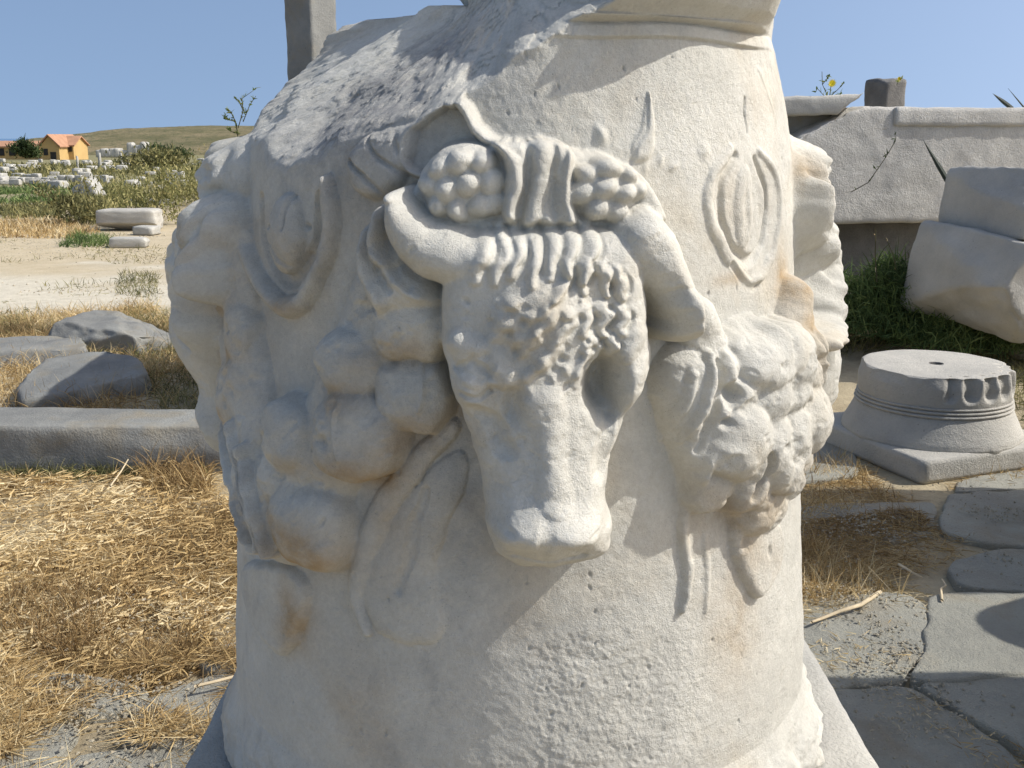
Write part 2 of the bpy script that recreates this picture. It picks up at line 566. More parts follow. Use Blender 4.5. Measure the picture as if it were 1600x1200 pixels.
def blot(arr, u, v, ru, rv, val, href=0.05, rot=0.0, pts=None):
    (t0, z0), = tf([cyl(u, v, href)] if pts is None else [pts])
    s = (TT - t0) * RM; z = ZZ - z0
    if rot:
        c, n = math.cos(rot), math.sin(rot)
        s, z = s * c + z * n, -s * n + z * c
    q = (s / (ru * PX)) ** 2 + (z / (rv * PX)) ** 2
    arr += val * np.exp(-q * 1.4)

zat = lambda v, h=0.09: cyl(850, v, h)[1]

def garland_left(seed=0, detail=True):
    g = new_feat('garland', None, None)
    body = [(610, 385, 50), (585, 480, 75), (560, 590, 95), (505, 690, 90), (445, 790, 70), (410, 840, 50)]
    stroke(body, 0.034, href=0.03, k=0.012, fid=g, prof=0.6)
    leaf = new_feat('garland_leaf', None, None)
    poly([(575, 318), (602, 326), (625, 395), (660, 440), (690, 462), (684, 500), (620, 500), (575, 515), (548, 462), (536, 400), (552, 350)], 0.066, 40, href=0.06, fid=leaf)
    for pt in ([(580, 335, 11), (590, 390, 13), (625, 440, 14), (655, 470, 10)], [(560, 362, 9), (562, 420, 12), (590, 480, 12)], [(604, 345, 7), (625, 410, 9), (660, 452, 8)]):
        stroke(pt, 0.009, mode='add', href=0.065, fid=leaf, prof=1.0)
    for pt in ([(570, 345, 6), (576, 400, 7), (606, 456, 7)], [(592, 350, 5), (606, 405, 6), (640, 455, 5)]):
        stroke(pt, -0.008, mode='add', href=0.065, prof=1.0)
    fr = [(632, 514, 58, 54, .052, .036), (524, 572, 60, 58, .046, .034), (628, 628, 54, 56, .045, .030), (540, 684, 78, 72, .060, .040),
          (424, 690, 60, 64, .040, .032), (455, 828, 82, 70, .060, .026), (398, 762, 42, 60, .040, .022)]
    for i, (u, v, a, b_, H, bs) in enumerate(fr):
        if MIR is not None and u < 440: continue
        f = new_feat('fruit', g, None)
        blot(STAIN, u, v + b_ * .7, a * .9, b_ * .45, .38, href=0.06)
        dome(u, v, a * 1.03, b_ * 1.03, H * (0.58 if MIR is None else 0.34), bs * (0.80 if MIR is None else 0.62), href=0.05, k=0.0045, fid=f, lump=0.17, seed=seed * 50 + i, p=2.1)
    # stalks, blossom ends and splits
    dome(497, 640, 17, 19, 0.010, mode='add', href=0.085)
    dome(499, 640, 9, 11, -0.010, mode='add', href=0.085)
    dome(490, 696, 12, 16, -0.007, mode='add', href=0.08)
    dome(528, 555, 14, 12, -0.004, mode='add', href=0.08)
    stroke([(632, 588, 4), (640, 620, 5), (634, 655, 3)], 0.004, mode='add', href=0.08, prof=1.0)
    stroke([(500, 648, 4), (502, 690, 5), (508, 730, 3)], 0.004, mode='add', href=0.09, prof=1.0)
    for pt, H in (([(352, 660, 12), (372, 760, 14), (402, 862, 10)], .050), ([(330, 655, 10), (348, 760, 13), (380, 862, 9)], .042), ([(372, 700, 9), (388, 790, 10), (418, 872, 7)], .056)):
        if MIR is not None: continue
        lf = new_feat('garland_leaf', g, None)
        stroke(pt, H, href=0.045, k=0.006, fid=lf)
    stroke([(346, 700, 4), (364, 800, 4), (386, 858, 3)], -0.006, mode='add', href=0.05, prof=1.0)
    dome(350, 700, 7, 10, -0.006, mode='add', href=0.05)
    dome(346, 735, 6, 9, -0.006, mode='add', href=0.05)

def garland_right(seed=0):
    g = new_feat('garland', None, None)
    stroke([(1110, 500, 40), (1130, 580, 70), (1175, 660, 90), (1205, 740, 92), (1225, 790, 60)], 0.040, href=0.04, k=0.010, fid=g)
    leaf = new_feat('garland_leaf', None, None)
    poly([(1062, 545), (1110, 530), (1165, 520), (1190, 560), (1180, 640), (1150, 700), (1125, 770), (1095, 770), (1070, 720), (1050, 660), (1036, 600)], 0.050, 60, href=0.045, fid=leaf, prof=0.7)
    stroke([(1112, 560, 8), (1104, 620, 10), (1090, 668, 7), (1078, 700, 4)], 0.012, mode='add', href=0.05, fid=leaf, prof=1.0)
    stroke([(1140, 560, 11), (1135, 640, 14), (1120, 720, 12), (1105, 770, 7)], 0.009, mode='add', href=0.05, fid=leaf, prof=1.0)
    stroke([(1126, 570, 6), (1119, 640, 8), (1100, 710, 6)], -0.007, mode='add', href=0.05, prof=1.0)
    stroke([(1080, 590, 9), (1070, 640, 10), (1060, 700, 6)], 0.006, mode='add', href=0.045, prof=1.0)
    fr = [(1258, 562, 62, 56, .055, .040), (1190, 575, 34, 58, .034, .036), (1222, 628, 54, 48, .050, .040), (1176, 694, 64, 62, .058, .040), (1256, 690, 58, 62, .052, .038),
          (1170, 625, 36, 36, .030, .046), (1208, 770, 52, 46, .044, .028), (1144, 770, 44, 46, .034, .020), (1232, 740, 26, 44, .030, .052)]
    for i, (u, v, a, b_, H, bs) in enumerate(fr):
        f = new_feat('fruit', g, None)
        dome(u, v, a * 1.05, b_ * 1.05, H * 0.66, bs * 0.9, href=0.06, k=0.006, fid=f, lump=0.22, seed=seed * 50 + i + 9)
    dome(1157, 624, 20, 30, -0.024, mode='add', href=0.07)
    dome(1150, 668, 15, 13, -0.012, mode='add', href=0.07)
    dome(1247, 706, 16, 10, -0.008, mode='add', href=0.08)
    stroke([(1224, 716, 6), (1226, 745, 8), (1212, 790, 6)], -0.014, mode='add', href=0.08, prof=1.0)

def bull(seed=0, main=True):
    """head of an ox with its horns, the berries and fillets over its brow"""
    hd = new_feat('ox_head', None, None)
    vz = [zat(v) for v in (345, 420, 520, 600, 680, 760, 820, 880)]
    hh = [0.080, 0.092, 0.098, 0.096, 0.098, 0.106, 0.112, 0.100]
    o = np.argsort(vz); vz = np.array(vz)[o]; hh = np.array(hh)[o]
    hf = lambda s, z: np.interp(z, vz, hh) / 0.1
    # brow: fillet, arch and berries
    rb = new_feat('fillet', None, None)
    if main: poly([(640, 275), (680, 236), (740, 232), (775, 222), (860, 217), (905, 228), (970, 238), (1030, 275), (1060, 330), (1060, 365), (640, 365), (620, 320)], 0.048, 22, href=0.05, fid=rb)
    else: dome(840, 300, 215, 85, 0.05, href=0.05, fid=rb, p=2.4)
    poly([(768, 226), (800, 220), (862, 217), (905, 232), (896, 285), (912, 345), (905, 352), (780, 352), (792, 300), (790, 260)], 0.018, 16, base=0.046, href=0.06, fid=rb)
    for pt, H in (([(776, 228, 10), (800, 262, 12), (808, 300, 12), (798, 348, 9)], .010), ([(848, 222, 12), (842, 280, 14), (838, 348, 11)], .007),
                  ([(896, 236, 8), (884, 280, 9), (892, 345, 10)], .009), ([(822, 225, 8), (826, 280, 8), (818, 345, 7)], -.009), ([(868, 228, 6), (864, 280, 6), (868, 345, 6)], -.006)):
        stroke(pt, H, mode='add', href=0.07, prof=1.0)
    for (cu, cv, rr_, bl) in ((715, 290, 66, [(684, 264), (716, 256), (750, 258), (664, 290), (697, 296), (732, 293), (766, 288), (680, 322), (716, 330), (752, 324), (772, 316)]),
                            (950, 298, 56, [(918, 268), (950, 262), (984, 272), (912, 300), (944, 294), (975, 302), (938, 328), (968, 335), (1002, 300)])):
        cl = new_feat('berry_cluster', None, None)
        dome(cu, cv, rr_ + 5, rr_ - 4, -0.030, mode='add', href=0.06, p=4)
        dome(cu, cv, rr_, rr_ - 6, 0.030, 0.034, href=0.06, fid=cl, k=0.002)
        rs = random.Random(cu + seed)
        for (bu, bv) in bl:
            f = new_feat('berry', cl, None)
            d = math.hypot(bu - cu, bv - cv) / rr_
            rb_ = rs.uniform(17, 21.5)
            dome(bu + rs.uniform(-2, 2), bv + rs.uniform(-2, 2), rb_, rb_ * rs.uniform(.9, 1.05), 0.022, 0.028 + 0.028 * math.sqrt(max(0, 1 - d * d * .85)), href=0.07, fid=f, k=0.0012, lump=0.06, seed=bu)
    # skull
    poly([(688, 352), (760, 346), (850, 350), (930, 346), (1000, 352), (1010, 420), (1018, 480), (1024, 550), (1012, 606), (972, 672), (955, 730), (952, 780), (968, 812), (962, 858),
          (915, 888), (855, 893), (795, 886), (756, 858), (748, 800), (748, 745), (730, 690), (700, 628), (684, 562), (680, 470), (680, 410)], 0.1, 52, href=0.055, fid=hd, hfun=hf, k=0.003)
    stroke([(848, 500, 70), (850, 600, 66), (856, 700, 62), (858, 790, 70)], 0.022, mode='add', href=0.09, prof=1.2)
    stroke([(852, 620, 26), (858, 700, 22), (860, 770, 22)], 0.009, mode='add', href=0.10, prof=1.0)
    dome(856, 826, 122, 66, 0.026, mode='add', href=0.10)
    dome(812, 828, 40, 34, 0.008, mode='add', href=0.12); dome(908, 826, 40, 34, 0.008, mode='add', href=0.12)
    stroke([(850, 812, 9), (851, 838, 9), (850, 868, 8)], -0.0028, mode='add', href=0.12, prof=1.0)
    dome(798, 822, 12, 8, -0.005, mode='add', href=0.12); dome(928, 822, 12, 8, -0.006, mode='add', href=0.12)
    stroke([(790, 866, 6), (850, 874, 6), (915, 866, 6)], -0.005, mode='add', href=0.11, prof=1.0)
    # brows, eyes, cheeks
    stroke([(716, 540, 20), (760, 560, 26), (796, 590, 18)], 0.014, mode='add', href=0.10, prof=1.0)
    stroke([(1000, 520, 20), (968, 545, 24), (935, 560, 16)], 0.012, mode='add', href=0.10, prof=1.0)
    dome(734, 606, 50, 52, 0.020, mode='add', href=0.09)
    dome(742, 596, 20, 13, 0.006, mode='add', href=0.11, rot=-0.3)
    stroke([(716, 580, 5), (742, 572, 6), (770, 584, 5)], -0.006, mode='add', href=0.11, prof=1.0)
    stroke([(720, 616, 5), (744, 622, 6), (766, 612, 5)], -0.005, mode='add', href=0.11, prof=1.0)
    dome(990, 590, 36, 70, 0.014, mode='add', href=0.09)
    dome(948, 606, 36, 74, -0.050, mode='add', href=0.10, rot=0.16)
    dome(808, 628, 20, 44, -0.016, mode='add', href=0.10, rot=-0.2)
    dome(770, 600, 15, 10, 0.006, mode='add', href=0.11)
    stroke([(738, 640, 12), (768, 660, 16), (788, 700, 14)], -0.008, mode='add', href=0.10, prof=1.0)
    stroke([(960, 655, 10), (945, 690, 14), (938, 740, 14)], -0.008, mode='add', href=0.10, prof=1.0)
    # horns
    hl = new_feat('horn', hd, 'smooth curved horn')
    stroke([(608, 312, 17), (622, 350, 33), (654, 386, 47), (702, 404, 56), (750, 404, 44)], 0.098 if main else 0.075, href=0.08, fid=hl, k=0.008)
    hr = new_feat('horn', hd, 'thick drooping horn with its end broken off')
    poly([(950, 355), (1000, 322), (1042, 318), (1072, 352), (1100, 418), (1117, 478), (1110, 530), (1086, 545), (1052, 535), (1044, 495), (1008, 462), (972, 440), (952, 400)], 0.092, 46, href=0.08, fid=hr, k=0.006)
    dome(1076, 500, 34, 42, 0.020, mode='add', href=0.09, p=4)
    dome(1058, 470, 18, 20, -0.008, mode='add', href=0.09)
    # forelock
    cu = new_feat('forelock', hd, 'rows of carved wavy locks')
    dome(850, 440, 150, 120, 0.010, mode='add', href=0.09)
    rs = random.Random(5 + seed)
    def lock(u, v, L, r, H, sway, lean=0.0):
        p = []
        for i in range(5):
            q = i / 4.0
            p.append((u + lean * q + sway * math.sin(q * math.pi * 1.5 + 0.4), v + L * q, r * (1 - 0.45 * q)))
        stroke(p, H, mode='add', href=0.10, prof=0.9, fid=cu)
        stroke([(a + r * 1.05, b_, 5) for a, b_, _ in p[:4]], -0.004, mode='add', href=0.10, prof=1.0)
    for i, u in enumerate((742, 771, 800, 830, 862, 894, 926)):
        lock(u, 358 + rs.uniform(-5, 5), 78 + rs.uniform(-10, 8), 13.5, 0.0085, 8 + rs.uniform(-2, 3), 8 - i * 1.5)
    for (u, v, L, lean) in ((888, 420, 66, -14), (912, 412, 62, 10), (936, 420, 58, 18), (958, 430, 52, 20), (872, 446, 60, -20),
                            (858, 486, 56, -22), (884, 488, 54, -8), (908, 482, 60, 6), (934, 480, 56, 16), (962, 486, 44, 18),
                            (836, 520, 46, -14), (862, 536, 48, -14), (905, 546, 52, 0), (922, 536, 58, 6), (946, 530, 40, 10), (840, 560, 36, -6)):
        lock(u, v, L * 0.72, rs.uniform(10, 13), 0.0075, rs.uniform(6, 10), lean)
    for (u, v, r) in ((788, 508, 22), (812, 532, 16), (775, 530, 14), (800, 470, 16), (828, 492, 14)):
        dome(u, v, r, r * .9, 0.008, mode='add', href=0.10, fid=cu)
    for (u, v) in ((796, 520), (770, 505), (806, 548), (816, 500)):
        dome(u, v, 7, 9, -0.008, mode='add', href=0.10)
    for i in range(26):
        dome(rs.uniform(720, 960), rs.uniform(450, 600), rs.uniform(4, 8), rs.uniform(5, 12), rs.choice((-0.005, 0.005)), mode='add', href=0.10, rot=rs.uniform(-.6, .6))

def extras_left():
    # U-framed mask between ox head and garland, left
    md = new_feat('mask_roundel', None, 'worn oval mask inside a deep U-shaped frame')
    stroke([(362, 300, 13), (368, 370, 15), (392, 440, 17), (432, 480, 19), (474, 456, 18), (498, 390, 16), (506, 320, 13), (500, 285, 9)], 0.020, href=0.02, fid=md)
    stroke([(385, 310, 14), (392, 380, 16), (432, 440, 16), (470, 390, 15), (482, 310, 14)], -0.010, mode='add', href=0.02, prof=1.0)
    dome(432, 366, 46, 66, 0.026, href=0.02, fid=md, k=0.004)
    stroke([(430, 310, 5), (431, 345, 5), (430, 362, 4)], -0.006, mode='add', href=0.03, prof=1.0)
    dome(412, 354, 12, 6, -0.005, mode='add', href=0.03); dome(450, 356, 12, 6, -0.005, mode='add', href=0.03)
    stroke([(400, 360, 6), (415, 395, 6), (432, 418, 5), (450, 400, 5)], -0.004, mode='add', href=0.03, prof=1.0)
    # bunched leaves beside the head
    lf = new_feat('leaf', None, 'leafy fold under the broken edge')
    poly([(528, 236), (560, 206), (612, 196), (650, 176), (636, 230), (622, 286), (588, 312), (556, 318), (532, 296)], 0.022, 22, href=0.03, fid=lf)
    for pt in ([(560, 215, 4), (585, 250, 5), (622, 275, 4)], [(540, 250, 4), (565, 285, 5), (585, 305, 3)], [(600, 205, 4), (612, 235, 5), (628, 250, 3)]):
        stroke(pt, -0.006, mode='add', href=0.03, prof=1.0)
    kn = new_feat('cord', None, 'thin cord looping down from a worn knob')
    dome(702, 142, 17, 20, 0.030, 0.012, href=0.03, fid=kn)
    stroke([(706, 140, 10), (726, 175, 10), (752, 210, 11), (776, 228, 12)], 0.034, href=0.03, fid=kn)
    stroke([(694, 152, 8), (660, 178, 8), (632, 205, 9), (624, 240, 8), (634, 266, 8), (656, 272, 8)], 0.022, href=0.02, fid=kn)
    # streamers of the fillet
    st = new_feat('streamer', None, 'long flat fillet end hanging below the head')
    stroke([(702, 668, 14), (650, 725, 22), (600, 795, 25), (564, 865, 22), (550, 935, 14), (570, 990, 8)], 0.011, href=0.01, fid=st, k=0.006)
    poly([(720, 690), (736, 740), (700, 820), (676, 880), (694, 950), (694, 1000), (640, 1016), (580, 985), (556, 925), (590, 850), (650, 760)], 0.008, 30, href=0.006, fid=st, k=0.006)
    stroke([(668, 770, 9), (640, 850, 13), (622, 920, 10)], -0.005, mode='add', href=0.01, prof=1.0)
    pd = new_feat('pendant', None, 'flat pointed pendant with a brown stain under the fruit')
    poly([(372, 868), (430, 885), (474, 892), (480, 960), (444, 1036), (404, 996), (380, 950)], 0.015, 16, href=0.012, fid=pd, k=0.003)

def extras_right():
    md = new_feat('mask_roundel', None, 'shallow oval boss inside a thin U-shaped line')
    stroke([(1150, 235, 8), (1118, 280, 10), (1118, 345, 12), (1144, 404, 13), (1184, 440, 12), (1216, 404, 10), (1228, 340, 9), (1222, 275, 8), (1196, 238, 7)], 0.0055, href=0.01, fid=md, k=0.004)
    dome(1172, 330, 52, 100, 0.0, href=0.01, fid=md)
    stroke([(1160, 246, 7), (1138, 285, 9), (1138, 340, 10), (1154, 384, 11), (1182, 406, 11), (1204, 372, 9), (1208, 300, 8), (1190, 252, 7)], -0.0075, mode='add', href=0.01, prof=1.0)
    dome(1172, 325, 27, 66, 0.007, href=0.01, fid=md, k=0.004)
    dome(1172, 330, 14, 50, -0.004, mode='add', href=0.01)
    stroke([(1150, 418, 8), (1172, 440, 9), (1194, 446, 7)], -0.006, mode='add', href=0.01, prof=1.0)
    sp = new_feat('spear_leaf', None, 'thin upright pointed leaf')
    poly([(1015, 126), (1024, 190), (1030, 252), (984, 250), (1002, 190)], 0.006, 12, href=0.008, fid=sp, k=0.001)
    stroke([(1013, 150, 3), (1006, 200, 4), (990, 250, 4)], -0.003, mode='add', href=0.008, prof=1.0)
    for (u, v, a, b_, H, r) in ((942, 208, 13, 18, .005, .2), (1040, 250, 8, 16, .003, -.5), (1058, 262, 14, 7, .003, .5), (1108, 236, 20, 18, .004, 0), (1016, 262, 8, 14, .002, 0)):
        dome(u, v, a, b_, H, mode='add', href=0.008, rot=r)
    stroke([(1171, 150, 3), (1172, 180, 3), (1173, 208, 3)], -0.004, mode='add', href=0.005, prof=1.0)
    stroke([(1190, 110, 4), (1206, 150, 5), (1218, 190, 4)], 0.002, mode='add', href=0.005, prof=1.0)
    st = new_feat('streamer', None, 'narrow fillet end in a strip of light')
    stroke([(1070, 720, 8), (1074, 800, 11), (1080, 880, 11), (1072, 955, 6)], 0.010, href=0.01, fid=st, k=0.003)
    stroke([(1112, 840, 6), (1114, 900, 7), (1108, 960, 4)], 0.0035, href=0.01, fid=st, k=0.003)
    pd = new_feat('pendant', None, 'small leaf-shaped pendant under the right fruit')
    poly([(1152, 815), (1190, 800), (1228, 812), (1230, 880), (1208, 925), (1186, 944), (1168, 910), (1154, 860)], 0.015, 18, href=0.014, fid=pd, k=0.003)
    dome(1172, 850, 12, 20, -0.006, mode='add', href=0.02); dome(1206, 868, 10, 18, -0.004, mode='add', href=0.02)

# neighbours at +-90 degrees first, then the front
for off in (-math.pi / 2, math.pi / 2):
    OFF = off
    bull(3, False)
OFF = 0.0
# far halves of the two garlands mirrored about the 45 degree lines
MIR = -S45; garland_left(2)
MIR = S45; garland_right(2)
MIR = None
extras_left(); extras_right()
garland_left(0); garland_right(0)
bull(0)
HEAD = np.isin(LAB, [i for i, f in enumerate(FEAT) if f[0] in ('ox_head', 'horn', 'forelock')])

# ---- weathering: the whole relief is rubbed soft
TT, ZZ = TT0, ZZ0
def blur(Aq, n):
    for _ in range(n):
        Aq = 0.5 * Aq + 0.25 * (np.roll(Aq, 1, 1) + np.roll(Aq, -1, 1))
        up_ = np.vstack([Aq[:1], Aq[:-1]]); dn_ = np.vstack([Aq[1:], Aq[-1:]])
        Aq = 0.5 * Aq + 0.25 * (up_ + dn_)
    return Aq
soft = blur(Hm, 4)
softer = Hm.copy()
wmask = sstep(-0.25, 0.3, fbm(_P, 8.0, 3, 211).reshape(TT.shape)) * 0.75
Hm = softer * (1 - wmask) + soft * wmask
side_ = np.clip(sstep(rad(50), rad(66), TT) + sstep(rad(-60), rad(-74), TT), 0, 1)
Hm = Hm * (1 - side_) + blur(Hm, 9) * side_
Hm = Hm * (1 - 0.26 * sstep(rad(58), rad(80), TT)) * (1 - 0.5 * sstep(1.26, 1.14, ZZ) * sstep(rad(-68), rad(-84), TT))
Hm = Hm * (1 - 0.55 * sstep(1.20, 1.08, ZZ) * sstep(rad(72), rad(84), TT))
# the head round the right flank: hollow behind its horn, berries above, ledge below
for (tq, zq, ru_, rv_, H_) in ((80, 1.345, 60, 60, -0.045), (84, 1.36, 30, 40, -0.012)):
    dome(0, 0, ru_, rv_, H_, mode='add', pts=(rad(tq), zq))
stroke([(0, 0, 20), (0, 0, 26), (0, 0, 30)], 0.075, th=[(rad(64), 1.268), (rad(76), 1.272), (rad(88), 1.282)], mode='max', k=0.01)
rs = random.Random(91)
for i in range(16):
    dome(0, 0, rs.uniform(12, 19), rs.uniform(11, 17), rs.uniform(.004, .008), mode='add', pts=(rad(rs.uniform(73, 86)), rs.uniform(1.31, 1.39)))
for i in range(9):
    dome(0, 0, rs.uniform(13, 18), rs.uniform(13, 17), 0.007, mode='add', pts=(rad(rs.uniform(74, 86)), rs.uniform(1.475, 1.52)))
for i in range(4):
    zz_ = 1.40 + i * 0.026
    stroke([(0, 0, 6), (0, 0, 8), (0, 0, 5)], -0.006, th=[(rad(74), zz_ + .02), (rad(84), zz_ + .004), (rad(96), zz_ - .02)], mode='add', prof=1.0)
sr_ = sstep(rad(66), rad(74), TT)
Hm = Hm * (1 - sr_) + blur(Hm, 10) * sr_
# ---- general surface: cornice, base moulding, wear
P3 = np.stack([(np.sin(TT) * 0.44).ravel(), (-np.cos(TT) * 0.44).ravel(), ZZ.ravel()], -1)
RR = Rz(ZZ)
corn = np.interp(ZZ + 0.002 * np.sin(TT * 9), [1.0, 1.664, 1.667, 1.680, 1.683, 1.688, 1.696, 1.705, 1.745, 1.80, 1.90], [0, 0, 0.006, 0.006, 0.002, 0.018, 0.030, 0.046, 0.085, 0.09, 0.09])
corn = corn * (1 - 0.9 * sstep(rad(46), rad(70), TT)) * (1 - 0.55 * sstep(rad(16), rad(3), TT) * (ZZ > 1.64))
corn = corn + np.clip(sstep(rad(14), rad(3), TT) * sstep(1.63, 1.69, ZZ), 0, 1) * (0.016 + 0.03 * fbm(P3, 22.0, 4, 66).reshape(TT.shape))
wear = 0.55 + 0.45 * fbm(P3, 6.0, 3, 77).reshape(TT.shape)
corn = corn * np.where(ZZ > 1.69, 0.85 + 0.3 * fbm(P3, 9.0, 3, 70).reshape(TT.shape), 1)
LAB[(ZZ > 1.667)] = new_feat('cornice', None, 'chipped stepped cornice')
base = np.interp(ZZ, [0.60, 0.615, 0.64, 0.665, 0.69, 0.715], [0.045, 0.050, 0.040, 0.032, 0.012, 0.0])
bn = fbm(P3, 14.0, 4, 33).reshape(TT.shape)
base = base * (0.80 + 0.9 * bn) * (1 - 0.5 * sstep(rad(-30), rad(-70), TT))
LAB[(ZZ < 0.70)] = new_feat('base_moulding', None, 'crumbling flared base moulding')
zwob = fbm(P3, 12.0, 3, 90).reshape(TT.shape)
fine = fbm(P3, 60.0, 4, 1).reshape(TT.shape) * 0.0008 + fbm(P3, 14.0, 3, 2).reshape(TT.shape) * 0.0022 + fbm(P3, 230.0, 2, 4).reshape(TT.shape) * 0.0003
# worn corrosion, strongest on the exposed relief
cor = fbm(P3, 110.0, 3, 12).reshape(TT.shape)
lumpy = sstep(0.010, 0.03, Hm) * np.where(np.isin(LAB, [i for i, f in enumerate(FEAT) if f[0] in ('fruit', 'garland', 'garland_leaf')]), 1.0, 0.25)
LEDGE = sstep(rad(60), rad(66), TT) * sstep(1.24, 1.26, ZZ) * sstep(1.32, 1.30, ZZ)
fine += LEDGE * fbm(P3, 40.0, 4, 305).reshape(TT.shape) * 0.008
fine += lumpy * (fbm(P3, 26.0, 3, 301).reshape(TT.shape) * 0.0065 + np.minimum(0, fbm(P3, 48.0, 3, 303).reshape(TT.shape) + 0.12) * 0.010)
hd_ = np.isin(LAB, [i for i, f in enumerate(FEAT) if f[0] in ('ox_head', 'horn', 'forelock')])
fine += hd_ * (fbm(P3, 33.0, 3, 311).reshape(TT.shape) * 0.0024 + np.minimum(0, fbm(P3, 75.0, 3, 313).reshape(TT.shape) + 0.22) * 0.006)
patch = sstep(0.0, 0.45, fbm(P3, 9.0, 3, 14).reshape(TT.shape))
fine += cor * 0.0009 * patch
# rough picked field low on the right of centre
tr0, zr0 = cyl(930, 1060, 0)
rough = sstep(-0.03, 0.02, (TT - cyl(838, 1000, 0)[0]) * RM + 0.012 * zwob) * sstep(0.30, 0.14, (TT - cyl(838, 1000, 0)[0]) * RM) * sstep(0.985, 0.93, ZZ + 0.3 * (np.abs(TT - tr0) * RM))
SKEW = np.stack([(P3[:, 0] + P3[:, 2]) * 0.9, P3[:, 1] * 0.7, (P3[:, 2] - P3[:, 0]) * 0.55], -1)
fine += rough * (fbm(SKEW, 170.0, 3, 41, 0.7).reshape(TT.shape) * 0.0016 + fbm(SKEW, 22.0, 2, 43).reshape(TT.shape) * 0.002)
# isolated pits
rs = random.Random(11)
OFF = 0.0
for i in range(90):
    u, v = rs.uniform(380, 1240), rs.uniform(700, 1190) if i % 3 else rs.uniform(80, 500)
    r = rs.uniform(2.2, 4.5)
    dome(u, v, r, r * rs.uniform(.8, 2.6), -rs.uniform(0.001, 0.003), mode='add', href=0.0, rot=rs.uniform(-.5, .5))
RFULL = RR + Hm + corn + base + fine

# broken away upper left: a sloping fracture and a lower ledge at the back
fr1 = fbm(P3 * np.array([1, 1, 1.0]), 7.0, 4, 51).reshape(TT.shape)
XI = np.stack([(np.sin(TT) * 0.35 + ZZ * 0.5).ravel(), (-np.cos(TT) * 0.35).ravel(), (ZZ * 1.2 - np.sin(TT) * 0.3).ravel()], -1)
fr2 = fbm(XI, 17.0, 5, 57).reshape(TT.shape)
fr2 = np.round(fr2 * 5) / 5 * 0.35 + fr2 * 0.65
a_, b2 = 0.587, 0.426
Kp = 1.51 + a_ * 0.44 + b2 * (AY - 1.5) + 0.030 * fr1 + 0.016 * fr2
D = a_ * np.sin(TT) - b2 * np.cos(TT)
with np.errstate(divide='ignore', invalid='ignore'):
    rb = np.where(D < -0.02, (ZZ - Kp) / D, 9.0)
rb = np.clip(rb, 0.02, 9.0)
lim2 = np.where((np.sin(TT) < -0.02) & (ZZ > 1.735 + 0.01 * fr1), (0.075 + 0.03 * fr2) / np.maximum(-np.sin(TT), 0.02), 9.0)
lim2 = np.where(ZZ > 1.735 + 0.01 * fr1, np.clip(lim2, 0.05, 9), 9.0)
# the fracture stops right of the head
br = np.minimum(rb, lim2)
k_ = 0.012
R2 = -smax(-RFULL, -br, k_)
BROK = br < RFULL + 0.002
LAB[BROK & (ZZ > 1.40)] = new_feat('fracture_face', None, 'rough broken face where the upper left is lost')
R2 = np.maximum(R2, 0.03)
R2 += np.where(BROK, fbm(P3, 40.0, 3, 61).reshape(TT.shape) * 0.004, 0)

# ochre stains, then grey weathering mixed with painted shade
for (u, v, a, b_, val) in ((470, 850, 90, 50, .95), (560, 745, 70, 26, .8), (540, 620, 50, 20, .5), (440, 975, 46, 70, .75), (640, 700, 60, 40, .5), (600, 560, 60, 22, .45), (430, 480, 70, 18, .55),
                         (1265, 500, 70, 24, .8), (1255, 440, 60, 60, .75), (1170, 330, 60, 110, .22), (1170, 440, 50, 14, .5), (1180, 800, 80, 60, .55), (1110, 800, 80, 90, .28),
                         (1180, 1000, 80, 120, .30), (600, 820, 60, 120, .35), (860, 878, 90, 12, .55), (1290, 270, 40, 50, .6), (1260, 570, 60, 60, .3), (1170, 970, 60, 100, .2),
                         (300, 700, 30, 60, .5), (250, 450, 20, 80, .7), (1250, 720, 80, 60, .3), (720, 650, 50, 30, .5), (1190, 870, 40, 60, .3)):
    blot(STAIN, u, v, a, b_, val, href=0.03)
STAIN = np.clip(STAIN * 1.35 + 0.10 * sstep(0.1, 0.5, fbm(P3, 5.0, 4, 401).reshape(TT.shape)) * 3, 0, 1)
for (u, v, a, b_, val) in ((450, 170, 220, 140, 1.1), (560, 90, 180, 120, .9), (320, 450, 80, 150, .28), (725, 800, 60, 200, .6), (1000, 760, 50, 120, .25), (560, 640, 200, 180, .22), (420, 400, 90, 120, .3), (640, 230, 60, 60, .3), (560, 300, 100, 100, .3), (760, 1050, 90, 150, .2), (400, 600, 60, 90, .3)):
    blot(GRIME_SHADE, u, v, a, b_, val, href=0.03)  # mottling plus shade painted on the break and the drum beside the head
GRIME_SHADE = GRIME_SHADE + 0.55 * sstep(0.12, 0.5, fbm(P3 * np.array([1.6, 1.6, 0.8]), 7.0, 5, 403, 0.6).reshape(TT.shape)) * (0.5 + 0.5 * sstep(rad(10), rad(-20), TT))
GRIME_SHADE = np.clip(GRIME_SHADE * np.where(HEAD, 0.3, 1.0), 0, 1)
STAIN = STAIN * np.where(HEAD, 0.35, 1.0)

XX = AX + R2 * np.sin(TT)
YY = AY - R2 * np.cos(TT)
VV = np.stack([XX.ravel(), YY.ravel(), ZZ.ravel()], -1)
FF = grid_faces(NR, NCC, wrap=True)
# vertex normals of the whole carving, kept across the part borders
def vert_normals(V, Fc):
    a = V[Fc[:, 2]] - V[Fc[:, 0]]; b_ = V[Fc[:, 3]] - V[Fc[:, 1]]
    n = np.cross(a, b_)
    vn = np.zeros_like(V)
    for i in range(4):
        for c_ in range(3):
            vn[:, c_] += np.bincount(Fc[:, i], weights=n[:, c_], minlength=len(V))
    return vn / np.maximum(np.linalg.norm(vn, axis=1, keepdims=True), 1e-12)
VN = vert_normals(VV, FF)

